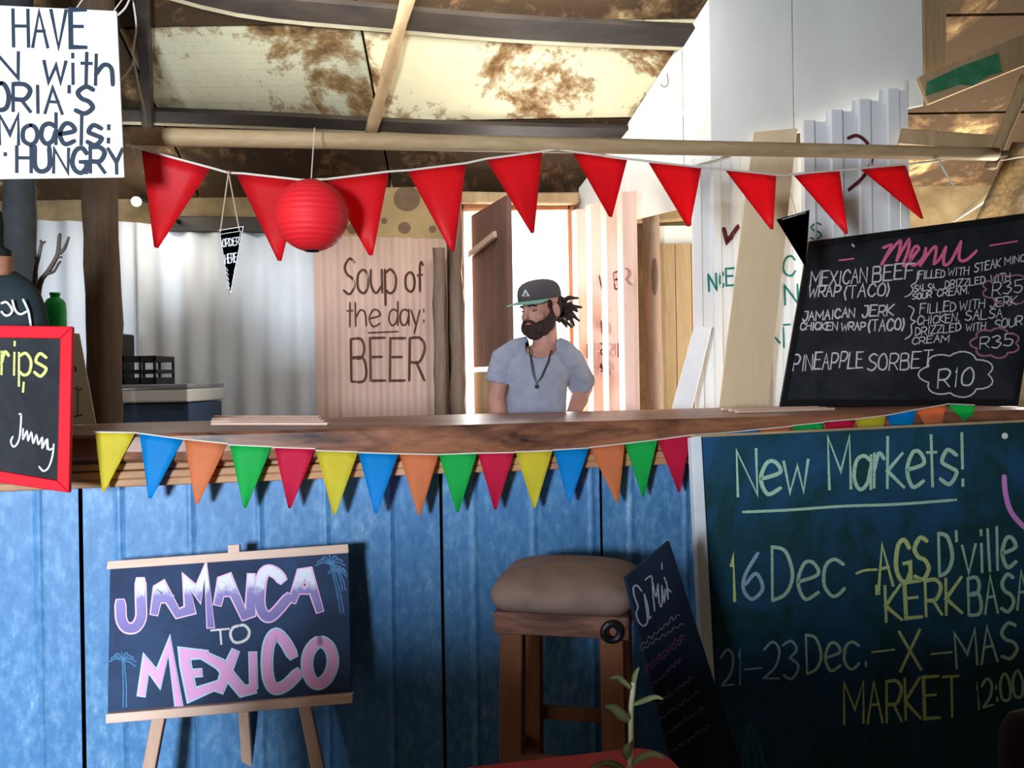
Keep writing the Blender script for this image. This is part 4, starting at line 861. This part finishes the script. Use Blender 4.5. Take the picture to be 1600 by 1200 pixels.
# branches and green bottle
br = thing('bare_branch', 'bare forked branches standing behind the torso form', 'branch', P(60, 520, 2.5))
for ln_, r in (([(52, 655), (55, 520), (62, 446), (75, 425), (90, 398), (93, 370), (95, 366)], .009), ([(93, 396), (101, 388), (108, 370)], .006), ([(74, 428), (84, 424), (91, 412), (95, 408)], .005), ([(49, 655), (50, 520), (55, 430), (61, 400), (65, 380), (63, 376)], .007), ([(59, 408), (54, 402)], .004), ([(64, 383), (71, 377)], .004), ([(90, 402), (97, 402)], .004)):
    bm = bmesh.new(); q = catmull(ln_, 3); tube(bm, [P(*p, 2.5) for p in q], [r * (1 - .5 * i / len(q)) for i in range(len(q))], 7, rough=.25); obj('twig', bm, mat('bark', (.10, .085, .07), (.05, .04, .03), 30), br, smooth=True)
c0 = P(86, 468, 2.6); bm = bmesh.new(); rings = []
for z, r in ((BZ - c0.z + .001, .030), (-.10, .033), (-.04, .033), (-.012, .031), (.0, .024), (.006, .014), (.012, .014), (.014, .016), (.022, .016)): rings.append([c0 + V((r * math.cos(k * PI / 8), r * math.sin(k * PI / 8), z)) for k in range(16)])
loft(bm, rings); tag(obj('green_bottle', bm, flat('green_plastic', (.01, .50, .10), .4), smooth=True), 'bright green plastic bottle behind the torso form', 'bottle')

# ---------------------------------------------------------------- the man
MX, MY = P(838, 600, 3.42).x, 3.42
mb = V((MX, MY, 0)); k_ = F / 3.42
def mp2(x, y, d=0.0): return P(x, y, MY + d)
SKIN = mat('skin', (.50, .25, .19), (.44, .21, .155), 20, .6, bmp=0)
man = thing('person', 'bearded man in grey t-shirt and dark cap standing behind the bar, looking left', 'person', mb)
def ell(bm, c, r, rot=None, seg=20):
    M = Matrix.Translation(c) @ (rot.to_4x4() if rot else Matrix()) @ Matrix.Diagonal((*r, 1))
    bmesh.ops.create_uvsphere(bm, u_segments=seg, v_segments=seg // 2 + 2, radius=1, matrix=M)
HC = mp2(844, 484, 0)          # head centre
yaw = math.radians(43)
# head frame: forward f (face direction), side s (his left = image right), up
fwd = V((-math.sin(yaw), -math.cos(yaw), -.16)).normalized(); up_ = V((0, 0, 1)); sd = up_.cross(fwd).normalized(); hup = fwd.cross(sd).normalized()
if hup.z < 0: hup = -hup
R3 = Matrix((sd, fwd, hup)).transposed()
def hd(s, f, u): return HC + sd * s + fwd * f + hup * u
bm = bmesh.new()
def E3(bm, s, f, u, rs, rf, ru, seg=20): ell(bm, hd(s, f, u), (rs, rf, ru), R3, seg)
E3(bm, 0, -.012, .03, .074, .092, .086); E3(bm, 0, .022, -.02, .058, .064, .085); E3(bm, 0, .048, -.075, .034, .034, .026)      # cranium, face, chin
E3(bm, .034, .052, -.025, .025, .024, .026); E3(bm, -.034, .052, -.025, .025, .024, .026)                                    # cheeks
E3(bm, 0, .080, .020, .040, .012, .010)                                                                                       # brow
E3(bm, 0, .090, -.002, .009, .012, .026); E3(bm, 0, .098, -.022, .013, .015, .010)                                            # nose
for s_ in (1, -1): E3(bm, s_ * .084, -.008, -.008, .013, .018, .031, 12)                                                      # ears
tube(bm, [hd(0, -.02, -.05), mp2(852, 540, .02), mp2(845, 560, .03)], [.050, .056, .07], 16)                                  # neck
sh_l = mp2(893, 556, .02); sh_r = mp2(788, 556, .02)
# torso, shoulders
ell(bm, mp2(844, 553, .03), (.105, .060, .040))
rings = []
for y, xl, xr, dp in ((546, 826, 864, .050), (553, 806, 882, .072), (562, 796, 888, .084), (590, 797, 880, .098), (625, 798, 878, .095), (660, 798, 878, .09)):
    cx_ = (xl + xr) / 2; h_ = (xr - xl) / 2
    rings.append([mp2(cx_ + h_ * math.cos(a * PI / 12), y, .03) + V((0, dp * math.sin(a * PI / 12), 0)) for a in range(24)])
cxw = rings[-1][0].x - (rings[-1][0].x - rings[-1][12].x) / 2
for z, hx, dp in ((1.0, .145, .10), (.92, .16, .11), (.86, .15, .10)): rings.append([V((cxw + hx * math.cos(a * PI / 12), MY + .03 + dp * math.sin(a * PI / 12), z)) for a in range(24)])
loft(bm, rings)
# arms
Lsh, Lel, Lwr = mp2(890, 562, .02), mp2(912, 606, .13), mp2(893, 652, .02)
Rsh, Rel, Rwr = mp2(787, 562, .02), mp2(776, 622, .03), mp2(786, 700, -.06)
for a_, b_, c_ in ((Lsh, Lel, Lwr), (Rsh, Rel, Rwr)):
    tube(bm, [a_, a_.lerp(b_, .5), b_, b_.lerp(c_, .35), c_], [.046, .044, .040, .041, .028], 14)
    ell(bm, a_, (.044, .044, .044)); ell(bm, b_, (.041, .041, .041))
def hand(bm, wr, d, side, n):
    d = d.normalized(); n = (n - d * n.dot(d)).normalized(); s = d.cross(n) * side
    tube(bm, [wr, wr + d * .03, wr + d * .075, wr + d * .09], [.027, .034, .038, .030], 12)
    for i, (o_, l_) in enumerate(((-.028, .066), (-.010, .076), (.009, .070), (.027, .056))):
        b0 = wr + d * .082 + s * o_; tube(bm, [b0, b0 + d * l_ * .45 - n * .006, b0 + d * l_ * .8 - n * .022, b0 + d * l_ * .9 - n * .036], [.0105, .0100, .0092, .0075], 8)
    b0 = wr + d * .03 - s * .026; tube(bm, [b0, b0 + d * .025 - s * .022, b0 + d * .052 - s * .03, b0 + d * .07 - s * .028], [.014, .012, .011, .008], 8)
hand(bm, Lwr, V((-.35, -.25, -.8)), 1, V((1, 0, -.3))); hand(bm, Rwr, V((.15, -.2, -1)), -1, V((-1, 0, 0)))
# legs and feet
for s_ in (-1, 1):
    hx = cxw + s_ * .085
    tube(bm, [V((hx, MY + .03, .93)), V((hx + s_ * .01, MY + .03, .7)), V((hx + s_ * .015, MY + .02, .5)), V((hx + s_ * .02, MY + .04, .35)), V((hx + s_ * .02, MY + .04, .08))], [.085, .075, .055, .055, .038], 16)
    ell(bm, V((hx + s_ * .02, MY - .03, .04)), (.045, .13, .04))
me = bpy.data.meshes.new('body'); bm.to_mesh(me); bm.free(); body = link('body', me, SKIN, man)
rm = body.modifiers.new('r', 'REMESH'); rm.mode = 'VOXEL'; rm.voxel_size = .0055; rm.use_smooth_shade = True
sm = body.modifiers.new('s', 'SMOOTH'); sm.factor = .5; sm.iterations = 3
# eyes, brows, lips
for s_ in (1, -1):
    bm = bmesh.new(); ell(bm, hd(s_ * .031, .069, .003), (.0115, .0110, .0045), R3, 12); o = obj('eye', bm, flat('eye_white', (.16, .10, .085)), man, smooth=True)
    bm = bmesh.new(); ell(bm, hd(s_ * .031, .0795, .002), (.0048, .0025, .0038), R3, 10); obj('iris', bm, flat('iris_dark', (.03, .015, .01)), o, smooth=True)
    bm = bmesh.new(); tube(bm, [hd(s_ * .012, .090, .021), hd(s_ * .030, .087, .026), hd(s_ * .047, .074, .021)], [.003, .004, .0025], 6); obj('eyebrow', bm, flat('hair_dark', (.022, .014, .012), .9), man, smooth=True)
HAIR = MATS['hair_dark']
bm = bmesh.new(); ell(bm, hd(0, .084, -.051), (.021, .008, .0055), R3, 12); obj('lips', bm, flat('lip', (.42, .14, .13)), man, smooth=True)
bm = bmesh.new()
E3(bm, 0, .052, -.086, .043, .046, .038, 20)
for s_ in (1, -1):
    for (a, f, u, r) in ((.068, .004, -.02, .014), (.068, .010, -.042, .020), (.060, .024, -.060, .026), (.042, .046, -.072, .030)): E3(bm, s_ * a, f, u, r * .9, r * 1.15, r * 1.2, 14)
    tube(bm, [hd(s_ * .004, .094, -.037), hd(s_ * .018, .089, -.041), hd(s_ * .030, .078, -.056)], [.0065, .008, .008], 8)
E3(bm, 0, .080, -.070, .022, .014, .012, 14)
beard = obj('beard', bm, mat('beard_brown', (.045, .024, .02), (.02, .012, .010), 60, .9, bmp=.5), man)
rm = beard.modifiers.new('r', 'REMESH'); rm.mode = 'VOXEL'; rm.voxel_size = .005; rm.use_smooth_shade = True
# hair: dark base and wind-blown locks
bm = bmesh.new(); E3(bm, 0, -.045, .010, .074, .066, .070, 18)
random.seed(11)
for i in range(30):
    b0 = hd(random.uniform(-.03, .06), -.095 + random.uniform(-.01, .01), random.uniform(-.05, .03)); L_ = random.uniform(.035, .10)
    dd = (-fwd * random.uniform(.4, 1) + V((random.uniform(.2, 1), 0, random.uniform(-.7, .45)))).normalized()
    tube(bm, [b0, b0 + dd * L_ * .5 + V((0, 0, .012)), b0 + dd * L_ + V((0, 0, -.012 + random.uniform(-.01, .01)))], [.014, .011, .005], 7)
for s_ in (1, -1):
    E3(bm, s_ * .066, .010, .020, .010, .016, .022, 12); E3(bm, s_ * .071, .010, -.010, .006, .009, .028, 10)
obj('hair', bm, HAIR, man, smooth=True)
# cap
CAPM = flat('cap_grey', (.075, .065, .07), .9); cp = bpy.data.objects.new
bm = bmesh.new(); rings = []
for u, k in ((.036, 1.0), (.055, 1.01), (.075, .98), (.092, .90), (.106, .74), (.115, .50), (.119, .22), (.120, .03)):
    rings.append([hd(.086 * k * math.cos(a * PI / 14), -.006 + .104 * k * math.sin(a * PI / 14), u + .010) for a in range(28)])
loft(bm, rings); cap = obj('cap', bm, CAPM, man, smooth=True); cap['label'] = 'dark grey cap with green underbrim'
bm = bmesh.new(); N = 14; top = []; bot = []
for i in range(N + 1):
    a = PI * (.10 + .80 * i / N); inn = hd(.084 * math.cos(a), -.006 + .098 * math.sin(a), .046); s0 = .088 * math.cos(a); out = hd(s0 * 1.04, .020 + .150 * math.sin(a) ** .7, .040 - .006 * abs(math.cos(a)))
    top.append((inn, out))
up3 = hup * .004
for i in range(N):
    a, b = top[i], top[i + 1]
    vs = [bm.verts.new(p) for p in (a[0], b[0], b[1], a[1])] + [bm.verts.new(p - up3) for p in (a[0], b[0], b[1], a[1])]
    for q in ((0, 1, 2, 3), (7, 6, 5, 4), (0, 4, 5, 1), (1, 5, 6, 2), (2, 6, 7, 3), (3, 7, 4, 0)): bm.faces.new([vs[j] for j in q])
bmesh.ops.recalc_face_normals(bm, faces=bm.faces); obj('brim', bm, flat('brim_green', (.17, .36, .31), .8), cap)
bm = bmesh.new()
def capp(s, u, o=.004):
    k = 1.0 if u < .07 else .97; s_ = s / (.086 * k); f = math.sqrt(max(0, 1 - s_ * s_)); return hd(s, -.006 + (.104 * k + o) * f, u + .010)
vs = [bm.verts.new(capp(*p)) for p in ((-.004, .058), (.034, .054), (.016, .086))]; bm.faces.new(vs)
obj('emblem', bm, flat('emblem_grey', (.55, .55, .56)), cap)
bm = bmesh.new(); vs = [bm.verts.new(capp(*p, .0055)) for p in ((.008, .060), (.024, .058), (.017, .072))]; bm.faces.new(vs); obj('emblem_notch', bm, CAPM, cap)
# t-shirt: torso loft with sleeves
TEE = mat('tee_grey', (.31, .33, .41), (.26, .28, .36), 24, .95, bmp=.15)
bm = bmesh.new(); rings = []
for y, xl, xr, dp in ((548, 815, 878, .055), (552, 800, 890, .078), (560, 791, 894, .096), (575, 789, 892, .108), (600, 790, 887, .114), (625, 791, 885, .114), (650, 790, 885, .114), (672, 789, 886, .114)):
    cx_ = (xl + xr) / 2; h_ = (xr - xl) / 2
    rings.append([mp2(cx_ + h_ * math.cos(a * PI / 18), y, .03) + V((0, dp * (1 + .04 * math.sin(a * 1.7 + y * .05)) * math.sin(a * PI / 18), 0)) for a in range(36)])
for z, hx, dp in ((1.0, .150, .115), (.92, .165, .125), (.86, .168, .13)): rings.append([V((cxw + hx * math.cos(a * PI / 18), MY + .03 + dp * math.sin(a * PI / 18), z)) for a in range(36)])
loft(bm, rings)
for a_, b_, f_, nx in ((Lsh, Lel, .90, 866), (Rsh, Rel, .62, 828)):
    e_ = a_.lerp(b_, f_); nk = mp2(nx, 538, .03)
    tube(bm, [nk, nk.lerp(a_, .45) + V((0, 0, .006)), a_ + V((0, 0, -.004)), a_.lerp(b_, f_ * .5), e_], [.040, .054, .062, .062, .064], 20)
me = bpy.data.meshes.new('t_shirt'); bm.to_mesh(me); bm.free()
tmp = bpy.data.objects.new('t_shirt_form', me); C.objects.link(tmp)
rm = tmp.modifiers.new('r', 'REMESH'); rm.mode = 'VOXEL'; rm.voxel_size = .008
sm = tmp.modifiers.new('s', 'SMOOTH'); sm.factor = .5; sm.iterations = 6
dg = bpy.context.evaluated_depsgraph_get(); me2 = bpy.data.meshes.new_from_object(tmp.evaluated_get(dg)); bpy.data.objects.remove(tmp)
bm = bmesh.new(); bm.from_mesh(me2); nc = mp2(845, 541, -.02); hemL = (Lel - Lsh).normalized(); hemR = (Rel - Rsh).normalized()
kill = []
for f in bm.faces:
    c_ = f.calc_center_median(); q = c_ - nc
    if (q.x / .066) ** 2 + (q.y / .10) ** 2 + (q.z / .056) ** 2 < 1: kill.append(f); continue
    if c_.x > Lsh.x - .01 and (c_ - Lsh.lerp(Lel, .86)).dot(hemL) > 0 and (c_ - Lel).length < .10: kill.append(f)
    elif c_.x < Rsh.x + .03 and (c_ - Rsh.lerp(Rel, .585)).dot(hemR) > 0 and (c_ - Rsh.lerp(Rel, .6)).length < .066: kill.append(f)
bmesh.ops.delete(bm, geom=kill, context='FACES')
for v in bm.verts:
    n_ = mnoise.noise(V((v.co.x * 9, v.co.y * 5, v.co.z * 14))) + .6 * mnoise.noise(V((v.co.x * 22, 0, v.co.z * 30 + v.co.x * 20)))
    v.co += V((0, -.0055 * n_, 0))
tee = obj('t_shirt', bm, TEE, man, smooth=True)
so = tee.modifiers.new('s', 'SOLIDIFY'); so.thickness = .003
bm = bmesh.new()
for y, r in ((1.0, 0),): pass
for s_ in (-1, 1):
    hx = cxw + s_ * .085
    tube(bm, [V((hx, MY + .03, .95)), V((hx + s_ * .01, MY + .03, .7)), V((hx + s_ * .015, MY + .02, .5)), V((hx + s_ * .02, MY + .04, .35)), V((hx + s_ * .02, MY + .04, .10))], [.10, .09, .072, .07, .065], 18)
obj('trousers', bm, flat('denim', (.03, .045, .08), .9), man, smooth=True)
bm = bmesh.new(); q = [mp2(x, y, dd) for x, y, dd in ((827, 543, -.05), (829, 560, -.09), (833, 585, -.105), (838, 600, -.108), (846, 588, -.106), (856, 565, -.092), (861, 548, -.05))]
tube(bm, q, .0028, 6); ell(bm, mp2(838, 604, -.11), (.007, .004, .009)); obj('necklace', bm, flat('cord_black', (.02, .03, .035)), man, smooth=True)

# ---------------------------------------------------------------- foreground: red table, plant, chair back
TZ = .735
tb = thing('red_table', 'red tabletop in the foreground at the bottom of the photo', 'table', V((-.15, .85, 0)))
c1 = Hz(1032, 1163, TZ); a0 = Hz(800, 1190, TZ)
ux = (a0 - c1).normalized(); vy = V((ux.y, -ux.x, 0)); vy = vy if vy.y < 0 else -vy
def tq(u, v, z): return V((c1.x, c1.y, z)) + ux * u + vy * v
W_, D_ = 1.27, .56; rr = .045; out = []
for cu, cv, a0_ in ((rr, rr, 180), (W_ - rr, rr, 270), (W_ - rr, D_ - rr, 0), (rr, D_ - rr, 90)):
    for k in range(7): a = math.radians(a0_ + k * 15); out.append((cu + rr * math.cos(a), cv + rr * math.sin(a)))
bm = bmesh.new(); loft(bm, [[tq(u, v, TZ - .03) for u, v in out], [tq(u, v, TZ - .004) for u, v in out], [tq(W_ / 2 + (u - W_ / 2) * .993, D_ / 2 + (v - D_ / 2) * .993, TZ) for u, v in out]]); obj('tabletop', bm, flat('table_red', (.34, .003, .003), .6, .15), tb)
for u, v in ((.07, .07), (W_ - .07, .07), (W_ - .07, D_ - .07), (.07, D_ - .07)): bm = bmesh.new(); bar(bm, tq(u, v, TZ - .03), tq(u, v, 0), .04, .04, ux, .002); obj('leg', bm, STOOLFRAME, tb)
PB = P(985, 1200, .90); PB.z = TZ
pt = thing('potted_seedling', 'small pale-leaved seedling in a low pot on the red table', 'plant', PB)
bm = bmesh.new(); loft(bm, [[PB + V((r * math.cos(k * PI / 12), r * math.sin(k * PI / 12), z)) for k in range(24)] for r, z in ((.034, 0), (.042, .07), (.046, .072), (.046, .082), (.040, .082), (.038, .07))]); obj('pot', bm, mat('terracotta', (.35, .13, .07)), pt, smooth=True)
LEAF = mat('leaf_sage', (.20, .25, .10), (.27, .31, .15), 30, .6, bmp=.1); STEM = mat('stem_sage', (.34, .36, .22), (.28, .30, .18), 30, .6)
bm = bmesh.new(); sp2 = [(985, 1235), (985, 1190), (986, 1150), (986, 1110), (989, 1080), (990, 1066)]; tube(bm, [P(x, y, .90) for x, y in catmull(sp2, 3)], .0030, 8); obj('stem', bm, STEM, pt, smooth=True)
def leaf_(pts, wd, tilt, d=.90):
    q = catmull(pts, 4); n = len(q); bm = bmesh.new(); rows_ = []
    for i, (x, y) in enumerate(q):
        f = i / (n - 1); h = wd * math.sin(PI * min(1, f ** .8 * .98 + .02)) ** .8 + .35
        j = min(i + 1, n - 1); j0 = max(i - 1, 0); dx, dy = q[j][0] - q[j0][0], q[j][1] - q[j0][1]; l = math.hypot(dx, dy) or 1; nx, ny = -dy / l, dx / l
        dd = d + tilt * f
        rows_.append([bm.verts.new(P(x + nx * h * s_, y + ny * h * s_, dd + abs(s_) * -.002)) for s_ in (-1, 0, 1)])
    for a, b in zip(rows_, rows_[1:]):
        for k in range(2): bm.faces.new((a[k], a[k + 1], b[k + 1], b[k]))
    bmesh.ops.solidify(bm, geom=bm.faces[:], thickness=.0008); obj('leaf', bm, LEAF, pt, smooth=True)
leaf_([(990, 1072), (991, 1060), (994, 1050), (999, 1042)], 4, .006); leaf_([(988, 1078), (975, 1066), (964, 1058), (951, 1061)], 4.2, -.02); leaf_([(988, 1102), (1005, 1095), (1024, 1089), (1037, 1093)], 4.2, -.02)
leaf_([(985, 1127), (972, 1118), (957, 1106), (942, 1105)], 8, -.03); leaf_([(984, 1185), (978, 1178), (978, 1168), (983, 1162)], 6, -.03); leaf_([(986, 1196), (1003, 1183), (1022, 1178), (1040, 1186)], 5.5, -.03); leaf_([(984, 1212), (968, 1200), (945, 1192), (915, 1204)], 6, -.04)
# dark chair back at the lower right
cb = thing('dark_chair', 'dark padded chair back at the bottom right corner', 'chair', V((1.02, 1.3, 0)))
bm = bmesh.new(); rings = []
for z, h in ((.40, .19), (.60, .20), (.665, .195), (.685, .18), (.694, .14), (.697, .05)):
    rings.append([V((1.03 + h * math.copysign(abs(math.cos(k * PI / 16)) ** .6, math.cos(k * PI / 16)), 1.38 + .03 * (h / .2) * math.copysign(abs(math.sin(k * PI / 16)) ** .7, math.sin(k * PI / 16)), z)) for k in range(32)])
loft(bm, rings); obj('backrest', bm, flat('chair_dark', (.012, .007, .007), .9), cb, smooth=True)
bm = bmesh.new(); box(bm, (.85, .98, .42), (1.21, 1.36, .47), .015); obj('seat', bm, MATS['chair_dark'], cb)
for xx in (.87, 1.19):
    for yy in (1.01, 1.36): bm = bmesh.new(); bar(bm, (xx, yy, 0), (xx, yy, .43), .03, .03, V((1, 0, 0)), .002); obj('leg', bm, BLACKM, cb)
# unseen high-backed bench, added so its back shades the lower bar front
hb = thing('shade_bench', 'unseen dark high-backed bench added to shade the lower bar front', 'bench', V((0, .2, 0)))
for k in range(5):
    bm = bmesh.new(); box(bm, (-1.04, .22, .46 + k * .112), (1.5, .245, .57 + k * .112), .003); obj('board', bm, DARKBEAM, hb)
bm = bmesh.new(); box(bm, (-1.04, -.16, .42), (1.5, .22, .45), .004); obj('seat', bm, DARKBEAM, hb)
for xx in (-1.03, 1.45):
    for yy, h in ((-.14, .42), (.246, 1.01)): bm = bmesh.new(); box(bm, (xx, yy, 0), (xx + .05, yy + .04, h), .003); obj('leg', bm, DARKBEAM, hb)
